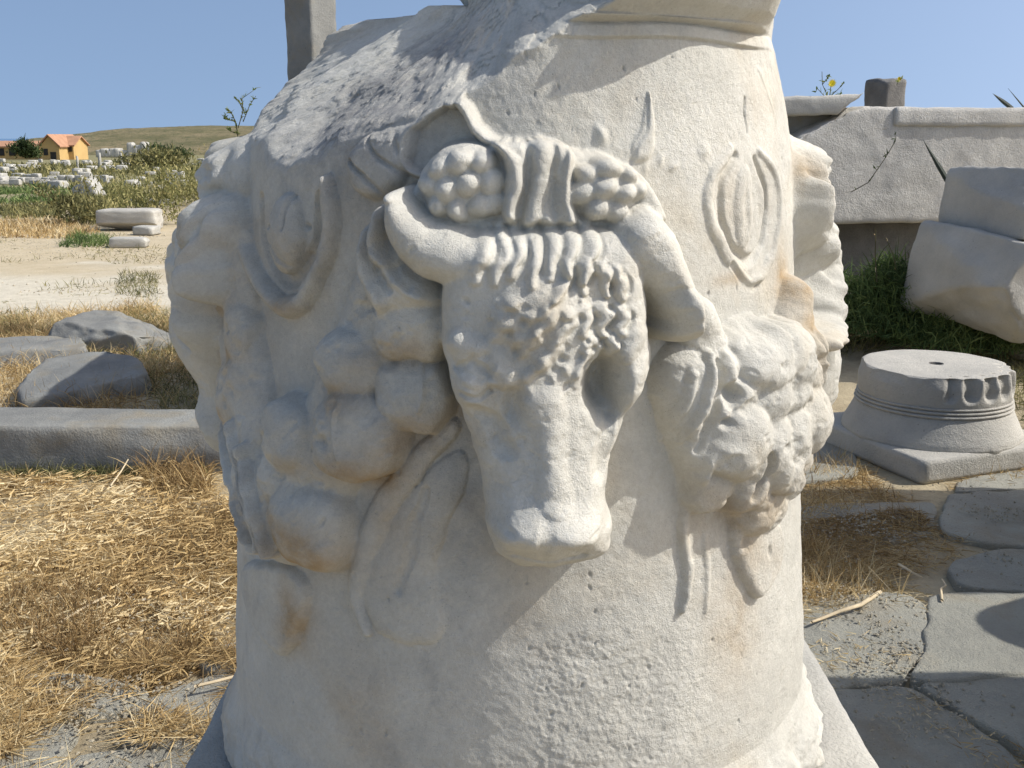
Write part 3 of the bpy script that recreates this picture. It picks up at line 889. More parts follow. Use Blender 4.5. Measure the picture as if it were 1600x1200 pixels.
altar = empty('altar', (AX, AY, 0.0), 'round white marble altar with a carved ox head and fruit garlands, upper left broken', 'altar')
labf = LAB.ravel()
fl = labf[FF[:, 0]].copy()
def components(L):
    nr, nc = L.shape
    par_ = []
    def find(a):
        while par_[a] != a:
            par_[a] = par_[par_[a]]; a = par_[a]
        return a
    C_ = np.zeros(L.shape, dtype=np.int64)
    prev = []
    for r in range(nr):
        row = L[r]
        ch = np.flatnonzero(np.diff(row)) + 1
        st = np.concatenate([[0], ch]); en = np.concatenate([ch, [nc]])
        cur_ = []
        for a, b_ in zip(st, en):
            k = len(par_); par_.append(k); cur_.append((a, b_, row[a], k)); C_[r, a:b_] = k
        if cur_[0][2] == cur_[-1][2] and len(cur_) > 1:
            par_[find(cur_[-1][3])] = find(cur_[0][3])
        i = j = 0
        while i < len(prev) and j < len(cur_):
            p_, q_ = prev[i], cur_[j]
            if p_[2] == q_[2] and p_[0] < q_[1] and q_[0] < p_[1]:
                par_[find(p_[3])] = find(q_[3])
            if p_[1] < q_[1]: i += 1
            else: j += 1
        prev = cur_
    root_ = np.array([find(k) for k in range(len(par_))])
    return root_[C_]
flg = fl.reshape(NR - 1, NCC)
for pass_ in range(3):
    comp = components(flg)
    uc, inv_, cnt = np.unique(comp, return_inverse=True, return_counts=True)
    big = cnt[inv_].reshape(flg.shape) >= 110
    # small islands take the label to their left
    bad = ~big
    for _ in range(400):
        if not bad.any(): break
        rl = np.roll(flg, 1, 1); gb = ~np.roll(bad, 1, 1)
        m_ = bad & gb
        if not m_.any(): break
        flg = np.where(m_, rl, flg); bad = bad & ~m_
comp = components(flg)
newl = flg.copy()
for i in range(1, len(FEAT)):
    cs, cn = np.unique(comp[flg == i], return_counts=True)
    if len(cs) > 1:
        for c_ in cs[np.argsort(-cn)][1:]:
            if cn[list(cs).index(c_)] < 500: newl[comp == c_] = 0
            else:
                FEAT.append(FEAT[i]); newl[comp == c_] = len(FEAT) - 1
fl = newl.ravel()
ids = [i for i in range(len(FEAT)) if (fl == i).any()]
objs = {}
stf, grf = STAIN.ravel(), GRIME_SHADE.ravel()
def build_part(i):
    if i in objs: return objs[i]
    name, par, lab = FEAT[i]
    sel = FF[fl == i]
    if len(sel) == 0:
        return None
    pobj = altar
    if par is not None:
        q = build_part(par)
        if q is not None: pobj = q
    used, inv = np.unique(sel, return_inverse=True)
    V = VV[used] - np.array([AX, AY, 0.0])
    me = mesh_np(name, V, inv.reshape(-1, 4), M['marble'])
    attr(me, 'stain', stf[used]); attr(me, 'grime_shade', grf[used])
    me.normals_split_custom_set_from_vertices(VN[used].tolist())
    o = link(name, me, pobj)
    if lab: o['label'] = lab
    objs[i] = o
    return o
for i in ids:
    build_part(i)
# the underside of the drum and the flat top
def cap(row, name, flip):
    ring = VV[row * NCC:(row + 1) * NCC] - np.array([AX, AY, 0])
    c = ring.mean(0)
    V = np.vstack([ring, c * 1.0])
    n = len(ring)
    Fc = [(j, (j + 1) % n, n) if not flip else ((j + 1) % n, j, n) for j in range(n)]
    me = mesh_np(name, V, np.array(Fc), M['marble'], smooth=False)
    return link(name, me, altar)
cap(NR - 1, 'top_bed', False)

# ------------------------------------------------------------------ weathered blocks
def cube_surface(nx, ny, nz):
    Vs, Fs = [], []
    off = 0
    def face(n1, n2, fn, flip):
        nonlocal off
        a = np.linspace(-1, 1, n1 + 1); b_ = np.linspace(-1, 1, n2 + 1)
        Aa, Bb = np.meshgrid(a, b_)
        v = fn(Aa.ravel(), Bb.ravel())
        f = grid_faces(n2 + 1, n1 + 1)
        if flip: f = f[:, ::-1]
        Vs.append(v); Fs.append(f + off); off += len(v)
    one = lambda a: np.ones_like(a)
    face(nx, ny, lambda a, b_: np.stack([a, b_, one(a)], -1), False)
    face(nx, ny, lambda a, b_: np.stack([a, b_, -one(a)], -1), True)
    face(nx, nz, lambda a, b_: np.stack([a, -one(a), b_], -1), False)
    face(nx, nz, lambda a, b_: np.stack([a, one(a), b_], -1), True)
    face(ny, nz, lambda a, b_: np.stack([one(a), a, b_], -1), False)
    face(ny, nz, lambda a, b_: np.stack([-one(a), a, b_], -1), True)
    V = np.vstack(Vs); Fc = np.vstack(Fs)
    key = np.round(V * 1e5).astype(np.int64)
    _, idx, inv = np.unique(key, axis=0, return_index=True, return_inverse=True)
    return V[idx], inv.ravel()[Fc]

def block_mesh(name, dims, mat, res=0.05, r=0.02, amp=0.01, fs=6.0, seed=0, cuts=(), fine=0.002, taper=None, maxn=90):
    """a stone block: rounded arrises, uneven faces, flat breaks (cuts: normal, distance)"""
    dims = np.array(dims, float)
    n = [int(np.clip(round(d / res), 2, maxn)) for d in dims]
    V, Fc = cube_surface(*n)
    hd = dims / 2
    P = V * hd
    inner = np.clip(P, -(hd - r), hd - r)
    dlt = P - inner
    L = np.linalg.norm(dlt, axis=1, keepdims=True)
    P = inner + dlt / np.maximum(L, 1e-9) * np.minimum(L, r)
    if taper is not None: P = taper(P)
    Q = P + seed * 13.7
    for c_ in cuts:
        nrm, dist = np.array(c_[0], float), c_[1]
        nrm /= np.linalg.norm(nrm)
        wob_ = (fbm(Q, fs * 1.4, 3, seed + 5) * amp * 2.0) if len(c_) < 3 else fbm(Q, fs * 1.4, 3, seed + 5) * c_[2]
        e = P @ nrm - dist - wob_
        P = P - np.clip(e, 0, None)[:, None] * nrm
    nd = P / np.maximum(np.linalg.norm(P, axis=1, keepdims=True), 1e-9)
    dvec = np.sign(P) * (np.abs(P / hd) ** 6)
    dvec = dvec / np.maximum(np.linalg.norm(dvec, axis=1, keepdims=True), 1e-6)
    big = fbm(Q, fs, 4, seed)
    sm = fbm(Q, fs * 9, 3, seed + 3)
    P = P + dvec * (big * amp + sm * fine)[:, None]
    return mesh_np(name, P, Fc, mat)

def block(name, loc, dims, mat, rot=(0, 0, 0), parent=None, label=None, cat=None, group=None, **kw):
    me = block_mesh(name, dims, mat, **kw)
    o = link(name, me, parent, loc, rot)
    tag(o, label, cat, group)
    return o

# plinth and pedestal block under the altar
block('plinth', (0.02, 0.0, 0.515), (1.10, 1.10, 0.145), M['grey_marble'], parent=altar, res=0.02, r=0.012, amp=0.006, seed=3)
block('pedestal', (0.02, 0.0, 0.225), (1.02, 1.02, 0.47), M['grey_marble'], parent=altar, res=0.05, r=0.02, amp=0.01, seed=4)

# ------------------------------------------------------------------ paving on the right, slabs on the left
pave = bpy.data.objects.new('pavement', None); COL.objects.link(pave); tag(pave, kind='structure')
def paving(pts, z=0.03, seed=0, mat='paving', name='paving_stone', tilt=(0, 0)):
    """pts: outline in photo pixels on the ground"""
    Q = np.array([[G(u, v).x, G(u, v).y] for u, v in pts])
    area = 0.5 * np.sum(Q[:, 0] * np.roll(Q[:, 1], -1) - np.roll(Q[:, 0], -1) * Q[:, 1])
    if area < 0: Q = Q[::-1]
    nxt = np.roll(Q, -1, 0)
    # outline resampled
    O = []
    for a, b_ in zip(Q, nxt):
        n = max(2, int(np.linalg.norm(b_ - a) / 0.035))
        for i in range(n): O.append(a + (b_ - a) * i / n)
    O = np.array(O)
    for _ in range(2):
        O = 0.5 * O + 0.25 * (np.roll(O, 1, 0) + np.roll(O, -1, 0))
    cen = O.mean(0)
    P3_ = np.hstack([O, np.zeros((len(O), 1))])
    dirs = (O - cen) / np.linalg.norm(O - cen, axis=1, keepdims=True)
    O = O + dirs * (0.012 + fbm(P3_, 11, 4, seed) * 0.022)[:, None]
    nring = 22
    rings = []
    n = len(O)
    for (k, dz, inset) in ((1, -0.09, 0.0), (1, -0.012, 0.0), (1, -0.003, 0.004), (1, 0.0, 0.012)):
        q = O - dirs * inset
        rings.append(np.hstack([q, np.full((n, 1), z + dz)]))
    for i in range(1, nring):
        f = 1 - i / nring
        q = cen + (O - dirs * 0.012 - cen) * f
        rings.append(np.hstack([q, np.full((n, 1), z)]))
    V = np.vstack(rings)
    W = V.copy(); W[:, 2] = seed
    top = V[:, 2] > z - 0.02
    V[top, 2] += (fbm(W, 2.2, 3, seed) * 0.012 + fbm(W, 16, 3, seed + 2) * 0.0035)[top]
    V[top, 2] += (V[top, 0] - cen[0]) * tilt[0] + (V[top, 1] - cen[1]) * tilt[1]
    nr = len(rings)
    Fc = grid_faces(nr, n, wrap=True)
    V = np.vstack([V, [[cen[0], cen[1], V[(nr - 1) * n:, 2].mean()]]])
    j = np.arange(n)
    tri = np.stack([(nr - 1) * n + j, (nr - 1) * n + (j + 1) % n, np.full(n, nr * n), np.full(n, nr * n)], -1)
    me = bpy.data.meshes.new(name)
    faces = [tuple(f) for f in Fc.tolist()] + [tuple(t[:3]) for t in tri.tolist()]
    me.from_pydata(V.tolist(), [], faces)
    me.polygons.foreach_set('use_smooth', [True] * len(faces))
    me.materials.append(M[mat])
    return link(name, me, pave)

paving([(1150, 962), (1290, 950), (1400, 940), (1440, 955), (1448, 1000), (1436, 1040), (1408, 1078), (1150, 1100)], 0.035, 1, tilt=(0.01, 0))
paving([(1452, 948), (1560, 946), (1700, 960), (1760, 1010), (1700, 1050), (1600, 1070), (1500, 1086), (1420, 1080), (1446, 1040)], 0.05, 2)
paving([(1150, 1108), (1405, 1086), (1440, 1100), (1560, 1180), (1640, 1250), (1500, 1400), (1150, 1420)], 0.03, 3)
paving([(1432, 1090), (1600, 1074), (1760, 1056), (1900, 1180), (1800, 1300), (1665, 1250), (1575, 1170)], 0.035, 4)
paving([(1480, 782), (1640, 770), (1820, 790), (1840, 860), (1700, 870), (1560, 862), (1470, 840)], 0.03, 5)
paving([(1560, 868), (1700, 876), (1860, 890), (1860, 950), (1700, 952), (1590, 938), (1500, 930), (1480, 895)], 0.035, 6)
paving([(1230, 800), (1300, 788), (1460, 790), (1455, 840), (1380, 850), (1240, 845)], 0.012, 7)
paving([(1250, 700), (1330, 690), (1340, 745), (1250, 760)], 0.02, 8)
paving([(1500, 756), (1620, 735), (1800, 740), (1800, 765), (1640, 765), (1490, 776)], 0.02, 17)
# left foreground
paving([(60, 1062), (150, 1072), (216, 1080), (240, 1092), (205, 1120), (140, 1128), (60, 1130), (-20, 1150), (-40, 1090)], 0.03, 9, tilt=(0, 0.02))
paving([(250, 1098), (330, 1070), (420, 1060), (430, 1190), (330, 1185), (250, 1182), (190, 1170), (215, 1125)], 0.03, 10)
paving([(300, 1038), (370, 1015), (430, 1020), (430, 1052), (330, 1062)], 0.03, 11)
paving([(100, 1196), (200, 1180), (400, 1196), (420, 1280), (200, 1300), (60, 1260)], 0.02, 12)
paving([(-160, 1135), (-40, 1160), (70, 1140), (130, 1145), (90, 1190), (40, 1260), (-150, 1300)], 0.02, 13)

# ------------------------------------------------------------------ stones left of the altar
Gp = lambda u, v, z=0.0: G(u, v, z)
s1 = empty('kerb_slab', (0, 0, 0), 'long blue-grey slab lying in dry grass left of the altar', 'stone slab')
block('slab_block', (-2.28, 4.80, 0.11), (2.1, 0.36, 0.25), M['slab'], (0.0, 0.02, 0.02), parent=s1, res=0.025, r=0.006, amp=0.006, seed=21, cuts=(((1, -0.5, 0.1), 0.98), ((0.05, -1, .4), 0.208)))
p = Gp(128, 600, .05)
block('flat_stone', (p.x, p.y, 0.07), (0.75, 0.75, 0.13), M['slab'], (0.10, -0.05, 0.5), label='flat dark stone half in shadow between the long slab and the split rock', cat='stone', res=0.03, r=0.015, amp=0.02, seed=22, cuts=(((1, 1, 0), .36), ((-1, .4, 0.2), .3), ((0.3, -1, .3), .33)))
p = Gp(158, 556, 0)
rk = block('split_rock', (p.x, p.y + 0.25, 0.10), (0.86, 0.50, 0.24), M['slab'], (0.14, 0.03, -0.08), label='split layered grey rock with dark chipped hollows on straw', cat='rock', res=0.02, r=0.02, amp=0.03, fs=5, seed=23, cuts=(((-1, 0.3, 0.6), .33, .05), ((1, -.6, .3), .37, .03), ((-.2, -.9, .8), .22, .05), ((0.4, 0.2, 1), .13, .04)))
p = Gp(25, 572, 0)
block('flat_stone', (p.x, p.y + 0.2, 0.05), (1.0, 0.5, 0.13), M['slab'], (0.05, 0, 0.1), label='low pale grey flat stone at the left edge of the grass', cat='stone', res=0.03, r=0.02, amp=0.02, seed=24, cuts=(((1, .4, 0.2), .38, .04), ((0, -1, .8), .18, .03)))

# ------------------------------------------------------------------ column base on its plinth
cb = empty('broken_column', (2.12, 5.0, 0.0), 'broken pale column base with flute ends and a dowel hole on a square plinth', 'column base', rz=rad(21))
def lathe(name, prof, rfun, mat, parent, nth=192, loc=(0, 0, 0)):
    prof = np.array(prof)
    th = np.linspace(0, 2 * math.pi, nth, endpoint=False)
    R_ = prof[:, 0][:, None] * np.ones((1, nth)); Z_ = prof[:, 1][:, None] * np.ones((1, nth))
    T_ = np.ones((len(prof), 1)) * th[None, :]
    R_, Z_ = rfun(T_, R_, Z_)
    V = np.stack([(R_ * np.cos(T_)).ravel(), (R_ * np.sin(T_)).ravel(), Z_.ravel()], -1)
    V = V + (np.stack([V[:, 0], V[:, 1], 0 * V[:, 0]], -1) / 0.35) * (fbm(V, 9, 4, 4) * 0.006)[:, None]
    me = mesh_np(name, V, grid_faces(len(prof), nth, wrap=True), mat)
    return link(name, me, parent, loc)
def dens(pr, n=6):
    out = []
    for (a, b_) in zip(pr[:-1], pr[1:]):
        for i in range(n): out.append((a[0] + (b_[0] - a[0]) * i / n, a[1] + (b_[1] - a[1]) * i / n))
    out.append(pr[-1]); return out
block('square_plinth', (0, 0, 0.062), (0.86, 0.86, 0.115), M['grey_marble'], parent=cb, res=0.025, r=0.01, amp=0.008, seed=31, cuts=(((-1, -1, 0), .592, .01), ((-1, -1, 1.2), .475, .02)))
lathe('torus', dens([(0.425, 0.105), (0.430, 0.125), (0.425, 0.145), (0.405, 0.185), (0.385, 0.225), (0.372, 0.255), (0.366, 0.262)], 5), lambda T_, R_, Z_: (R_ * (1 + 0.0 * T_), Z_), M['grey_marble'], cb)
prr = [(0.366, 0.262)]
for k_i in range(3):
    z0 = 0.262 + k_i * 0.018
    prr += [(0.374 - 0.004 * k_i, z0 + 0.003), (0.377 - 0.004 * k_i, z0 + 0.009), (0.374 - 0.004 * k_i, z0 + 0.014), (0.360 - 0.003 * k_i, z0 + 0.017)]
lathe('ring_moulding', dens(prr, 3), lambda T_, R_, Z_: (R_, Z_), M['grey_marble'], cb)
def shaft(T_, R_, Z_):
    t = (Z_ - 0.316) / (0.46 - 0.316)
    a = T_ + 0.2
    octo = 0.365 / np.maximum(np.cos((a % (math.pi / 4)) - math.pi / 8), 0.01) * 0.945
    w = sstep(0.55, 1.0, t)
    R1 = R_ * (1 - w) + np.minimum(R_, octo) * w
    # flute ends, front right only; the rest is worn away
    nfl = 22
    ph = ((T_ * nfl / (2 * math.pi)) % 1.0 - 0.5) * 2
    arch = np.clip(1 - (ph / 0.78) ** 2, 0, 1)
    vert = sstep(0.10, 0.10 + 0.25, t - 0.25 * (1 - np.sqrt(arch))) * sstep(1.02, 0.90, t)
    ang = (T_ - rad(275 - 21) + math.pi) % (2 * math.pi) - math.pi
    gate = sstep(rad(-22), rad(-14), ang) * sstep(rad(95), rad(80), ang)
    R1 = R1 - 0.032 * np.sqrt(arch) * vert * gate * (R_ > 0.3)
    return R1, Z_ + 0.0
lathe('fluted_stub', dens([(0.362, 0.314), (0.364, 0.33), (0.366, 0.36), (0.366, 0.40), (0.364, 0.43), (0.360, 0.448), (0.350, 0.455), (0.30, 0.457), (0.15, 0.457), (0.036, 0.456)], 6), shaft, M['grey_marble'], cb, nth=352)
lathe('dowel_hole', [(0.037, 0.456), (0.033, 0.452), (0.033, 0.38), (0.0005, 0.38)], lambda T_, R_, Z_: (R_, Z_), M['dark_stone'], cb, nth=24)

# ------------------------------------------------------------------ fallen architrave and its neighbours on the right
ay = 8.6
arch = empty('architrave_block', (0, 0, 0), 'huge pale architrave block with a broken sloping left end, lying across the right side', 'architrave')
pL, pR = A(1240, 165, ay), A(1900, 165, ay)
ztop, zbot = A(1500, 166, ay).z, A(1500, 352, ay).z
cx = (pL.x + pR.x) / 2; wd = pR.x - pL.x
arch.location = (pL.x, ay, 0); arch.rotation_euler = (0, 0, rad(11)); AOX, AOY = pL.x, ay
def arch_taper(P):
    return P
hcut = (ztop - zbot)
block('block_body', (cx - AOX, 0.45, (ztop + zbot) / 2), (wd, 0.9, hcut), M['pale_marble'], parent=arch, res=0.03, r=0.03, amp=0.012, seed=41, maxn=150,
      cuts=(((-0.42, -0.05, 0.9), -0.42 * -(wd / 2) * 0.0 + (0.42 * (wd / 2 - 0.56) + 0.9 * hcut / 2) / math.hypot(0.42, 0.9), .03), ((-1, -0.1, -0.62), (wd / 2 - 0.08 + 0.1) / math.hypot(1, 0.62), .04)))
block('top_fascia', (cx + 0.42 - AOX, -0.004, ztop - 0.078), (wd - 0.95, 0.05, 0.155), M['pale_marble'], parent=arch, res=0.035, r=0.018, amp=0.014, seed=42, maxn=150)
# stones below it, coloured dark to deepen the shadow in the gap
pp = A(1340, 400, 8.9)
block('gap_shade_stone', (pp.x - 0.2, 9.35, 0.42), (2.0, 0.5, 0.90), M['dark_stone'], label='stone coloured dark for the shaded gap under the left end of the architrave', cat='stone', res=0.06, r=0.05, amp=0.04, seed=43)
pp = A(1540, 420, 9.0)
block('gap_shade_stone', (pp.x + 1.0, 9.3, 0.42), (2.0, 0.5, 0.90), M['dark_stone'], label='stone coloured dark for the shaded gap behind the big moulded blocks', cat='stone', res=0.06, r=0.05, amp=0.04, seed=44)
# thin slab on the broken end
pp = A(1285, 168, 8.7)
block('loose_slab', (pp.x - 0.05, 8.95, pp.z + 0.02), (0.80, 0.55, 0.15), M['grey_marble'], (0.02, -0.03, 0.03), label='thin broken slab resting on the left end of the architrave', cat='stone slab', res=0.03, r=0.02, amp=0.02, seed=45, cuts=(((1, -0.3, -1.3), .20, .02), ((1, .3, 0), .36, .03)))
pp = A(1262, 200, 8.75)
block('wedge_stone', (pp.x - 0.1, 9.15, pp.z + 0.0), (0.85, 0.5, 0.28), M['slab'], (0, 0.06, 0), label='shaded grey stone wedged under the thin slab', cat='stone', res=0.04, r=0.02, amp=0.02, seed=46)
# stubs of pillars
pp = A(1385, 172, 13)
block('pillar_stub', (pp.x, 13.1, pp.z - 0.7), (0.36, 0.36, 2.15), M['dark_stone'], (0, 0, 0.5), label='small dark weathered pillar stub rising behind the architrave', cat='pillar', res=0.05, r=0.04, amp=0.02, seed=47, cuts=(((-.3, -.3, 1), 1.03, .02),))
pp = A(482, 40, 8.0)
block('square_pillar', (pp.x, 8.1, 1.33), (0.27, 0.27, 2.72), M['slab'], (0, 0, -0.62), label='tall square grey pillar with a rough right face behind the altar', cat='pillar', res=0.03, r=0.012, amp=0.01, seed=48)

block('hidden_shadow_block', (-0.45, 6.05, 0.98), (0.90, 1.95, 2.0), M['grey_marble'], (0, 0, 0.04), label='unseen tall block added behind the altar to shade the flat stones', cat='pedestal', res=0.07, r=0.05, amp=0.03, seed=49)  # hidden block, added only for the shadow it throws to the left

# large moulded blocks far right
def mould(P):
    # stepped profile along the near face
    z = P[:, 2]
    P = P.copy()
    k = 0.55 * sstep(-0.03, 0.0, z) + 0.45 * sstep(0.06, 0.12, z) - 0.25 * sstep(0.17, 0.19, z)
    P[:, 1] = P[:, 1] + np.where(P[:, 1] < 0, 0.16 * k * np.clip(-P[:, 1] / 0.25, 0, 1), 0)
    return P
pp = A(1560, 455, 6.6)
block('moulded_block', (3.74, 6.95, 0.53), (1.80, 0.95, 0.64), M['grey_marble'], (0.08, 0.15, 0.26), label='massive rounded marble block, lower of the pair at the right edge', cat='marble block', group=None, res=0.03, r=0.05, amp=0.045, fs=2.5, seed=51, cuts=(((-1, -.35, -1.15), .66, .06), ((-1, -.2, .5), .86, .04), ((-.1, -1, -.9), .50, .04)))
block('moulded_block', (3.80, 7.05, 1.07), (1.45, 0.80, 0.46), M['grey_marble'], (-0.04, 0.10, 0.30), label='moulded marble block with a split, upper of the pair at the right edge', cat='marble block', res=0.025, r=0.015, amp=0.022, fs=3, seed=52, taper=mould, cuts=(((-1, -0.2, 0.62), .64, .02),))
block('rubble_stone', (3.95, 7.2, 0.25), (1.1, 0.6, 0.5), M['tan_stone'], (0, 0.1, 0.2), label='tan rubble stone under the right-hand blocks', cat='stone', res=0.05, r=0.08, amp=0.05, fs=3, seed=53)
block('rubble_stone', (2.45, 8.2, 0.22), (0.5, 0.4, 0.30), M['grey_marble'], (0, 0.1, 0.6), label='grey stone in the weeds left of the green tuft', cat='stone', res=0.04, r=0.06, amp=0.03, fs=4, seed=54)

# ------------------------------------------------------------------ unseen stones added out of frame on the right to throw shadows
block('shadow_block', (2.55, 2.01, 1.08), (0.95, 1.15, 2.18), M['grey_marble'], (0, 0, 0.12), label='unseen tall block added outside the right edge to cast shadow', cat='marble block', res=0.08, r=0.12, amp=0.05, fs=2, seed=61)
block('shadow_block', (3.42, 3.74, 1.12), (0.8, 1.10, 2.28), M['grey_marble'], (0, 0, -0.3), label='second unseen block added farther back outside the right edge to cast shadow', cat='marble block', res=0.08, r=0.14, amp=0.05, fs=2, seed=62)

block('shadow_stone', (2.95, 2.98, 0.6), (0.7, 0.42, 1.40), M['grey_marble'], (0, 0, 0.4), label='unseen low rounded stone added between the two tall blocks to cast shadow', cat='stone', res=0.08, r=0.2, amp=0.05, fs=2, seed=63)

# ------------------------------------------------------------------ grass and straw
def blades(name, pts, L, W, mat, seed=0, flat_=0.0, curl=0.5, seg=3, parent=None, zfun=None, shade=(0.0, 1.0), lean=None, Lvar=0.5):
    """pts (n,3) roots. flat_=1 lies down, 0 stands up. ribbons of seg quads."""
    rg = np.random.default_rng(seed)
    n = len(pts)
    az = rg.uniform(0, 2 * math.pi, n)
    if lean is not None: az = np.where(rg.random(n) < 0.6, lean + rg.normal(0, 0.5, n), az)
    el = np.where(rg.random(n) < flat_, rg.uniform(0.0, 0.35, n), rg.uniform(0.6, 1.5, n))
    Ls = L * (1 + Lvar * rg.uniform(-1, 1, n))
    Ws = W * rg.uniform(0.6, 1.4, n)
    cur = curl * rg.uniform(-1, 1, n)
    dirh = np.stack([np.cos(az), np.sin(az), 0 * az], -1)
    side0 = np.stack([-np.sin(az), np.cos(az), 0 * az], -1)
    tw = rg.uniform(0, math.pi, n)
    V = np.zeros((n, seg + 1, 2, 3))
    pos = pts.copy()
    e = el.copy(); a2 = az.copy()
    for i in range(seg + 1):
        dh = np.stack([np.cos(a2), np.sin(a2), 0 * a2], -1)
        dirv = dh * np.cos(e)[:, None] + np.array([0, 0, 1.0]) * np.sin(e)[:, None]
        up = np.cross(dirv, side0)
        sd_ = side0 * np.cos(tw)[:, None] + up * np.sin(tw)[:, None]
        w = Ws * (1 - 0.85 * (i / seg) ** 1.5)
        V[:, i, 0] = pos - sd_ * (w / 2)[:, None]
        V[:, i, 1] = pos + sd_ * (w / 2)[:, None]
        pos = pos + dirv * (Ls / seg)[:, None]
        e = e - np.abs(cur) * (0.9 if flat_ < 0.5 else 0.35)
        a2 = a2 + cur * 0.5
    V = V.reshape(-1, 3)
    if zfun is not None:
        V[:, 2] = np.maximum(V[:, 2], zfun(V[:, 0], V[:, 1]) + 0.002)
    base_ = (np.arange(n) * (seg + 1) * 2)[:, None]
    Fc = []
    for i in range(seg):
        Fc.append(np.stack([base_[:, 0] + 2 * i, base_[:, 0] + 2 * i + 1, base_[:, 0] + 2 * i + 3, base_[:, 0] + 2 * i + 2], -1))
    me = mesh_np(name, V, np.vstack(Fc), mat, smooth=False)
    patchy = fbm(np.stack([pts[:, 0], pts[:, 1], 0 * pts[:, 0]], -1), 2.6, 3, 99) * 0.55
    sh = np.clip(rg.beta(1.6, 1.8, n) * (shade[1] - shade[0]) + shade[0] + patchy, 0, 1)
    attr(me, 'shade', np.repeat(sh, (seg + 1) * 2))
    o = link(name, me, parent)
    return o

def scatter_px(n, polypx, seed, dens_fn=None, z=0.0):
    """random ground points inside a pixel-outline polygon"""
    Q = np.array([[G(u, v).x, G(u, v).y] for u, v in polypx])
    rg = np.random.default_rng(seed)
    out = []
    lo, hi = Q.min(0), Q.max(0)
    tot = 0
    while tot < n:
        p = rg.uniform(lo, hi, (n * 2, 2))
        ins = np.zeros(len(p), bool)
        for i in range(len(Q)):
            a, b_ = Q[i], Q[(i + 1) % len(Q)]
            cr = (a[1] > p[:, 1]) != (b_[1] > p[:, 1])
            xi = a[0] + (p[:, 1] - a[1]) * (b_[0] - a[0]) / ((b_[1] - a[1]) or 1e-9)
            ins ^= cr & (p[:, 0] < xi)
        p = p[ins]
        if dens_fn is not None:
            p = p[rg.random(len(p)) < dens_fn(p)]
        out.append(p); tot += len(p)
        if len(p) == 0: break
    p = np.vstack(out)[:n]
    return np.hstack([p, (ground_h(p[:, 0], p[:, 1]) + z)[:, None]])

def nz(p, s, seed, t=0.0, w=0.3):
    return sstep(t - w, t + w, fbm(np.hstack([p, np.zeros((len(p), 1))]), s, 3, seed))

L1 = [(-260, 762), (300, 752), (420, 830), (430, 1060), (330, 1050), (230, 1092), (120, 1120), (-60, 1170), (-400, 1200)]
pts = scatter_px(46000, L1, 1, lambda p: 0.12 + 0.88 * nz(p, 2.6, 5, -0.05, 0.25))
pts[:, 2] += np.random.default_rng(4).random(len(pts)) ** 2 * 0.035
tag(blades('dry_straw', pts, 0.09, 0.0034, M['straw'], 1, 0.965, 0.5, 3, zfun=ground_h), 'thick mat of golden dry straw on the ground left of the altar', 'straw', kind='stuff')
pts = scatter_px(15000, L1, 41, lambda p: 0.15 + 0.85 * nz(p, 5.0, 55, 0.05, 0.15))
pts[:, 2] += 0.02 + np.random.default_rng(44).random(len(pts)) * 0.035
tag(blades('straw_chips', pts, 0.045, 0.0065, M['straw'], 41, 1.0, 0.3, 2, zfun=ground_h, shade=(0.35, 1.0)), 'short pale broken straw chips on top of the straw mat', 'straw', kind='stuff')
pts = scatter_px(5200, [(60, 905), (250, 930), (330, 1000), (260, 1060), (100, 1050), (-40, 980)], 42, lambda p: 0.1 + 0.9 * nz(p, 3.5, 56, 0.05, 0.2))
tag(blades('matted_stalks', pts, 0.10, 0.004, M['straw'], 42, 0.6, 0.8, 3, zfun=ground_h, shade=(-0.6, 0.35)), 'darker matted stalks in the middle of the straw at lower left', 'dry stalks', kind='stuff')
pts = scatter_px(1300, [(215, 738), (320, 730), (330, 780), (230, 765)], 43)
tag(blades('dry_tuft', pts, 0.13, 0.0042, M['straw'], 43, 0.3, 0.9, 4), 'upright tangled dry tuft between the long slab and the altar', 'dry grass', kind='stuff')
pts = scatter_px(1800, [(-60, 742), (230, 738), (230, 752), (-60, 757)], 45)
tag(blades('green_weeds', pts, 0.07, 0.004, M['weed'], 45, 0.3, 0.9, 3), 'thin dark weeds along the foot of the long slab', 'weeds', kind='stuff')
# thin straw over slabs and at the bottom left
L2 = [(-60, 1060), (420, 1030), (420, 1250), (-200, 1300)]
pts = scatter_px(5200, L2, 2, lambda p: 0.02 + 0.98 * nz(p, 4.5, 15, 0.12, 0.14), 0.04)
tag(blades('loose_straw', pts, 0.09, 0.0030, M['straw'], 2, 0.95, 0.4, 2), 'loose straw scattered over the paving stones at bottom left', 'straw', kind='stuff')
L3 = [(-200, 520), (240, 478), (330, 560), (330, 760), (300, 770), (290, 662), (60, 645), (-200, 655)]
pts = scatter_px(15000, L3, 3, lambda p: 0.25 + 0.75 * nz(p, 2.0, 25))
tag(blades('tall_dry_grass', pts, 0.13, 0.0048, M['straw'], 3, 0.45, 0.7, 3, shade=(0.0, 0.9)), 'yellow dry grass around the flat stones behind the long slab', 'dry grass', kind='stuff')
pts = scatter_px(5200, [(-60, 492), (120, 505), (250, 478), (330, 520), (330, 760), (200, 560), (60, 560), (-100, 550)], 33, lambda p: 0.1 + 0.9 * nz(p, 2.3, 29))
tag(blades('green_weeds', pts, 0.11, 0.005, M['weed'], 33, 0.25, 0.7, 3), 'olive weeds mixed into the dry grass by the split rock', 'weeds', kind='stuff')
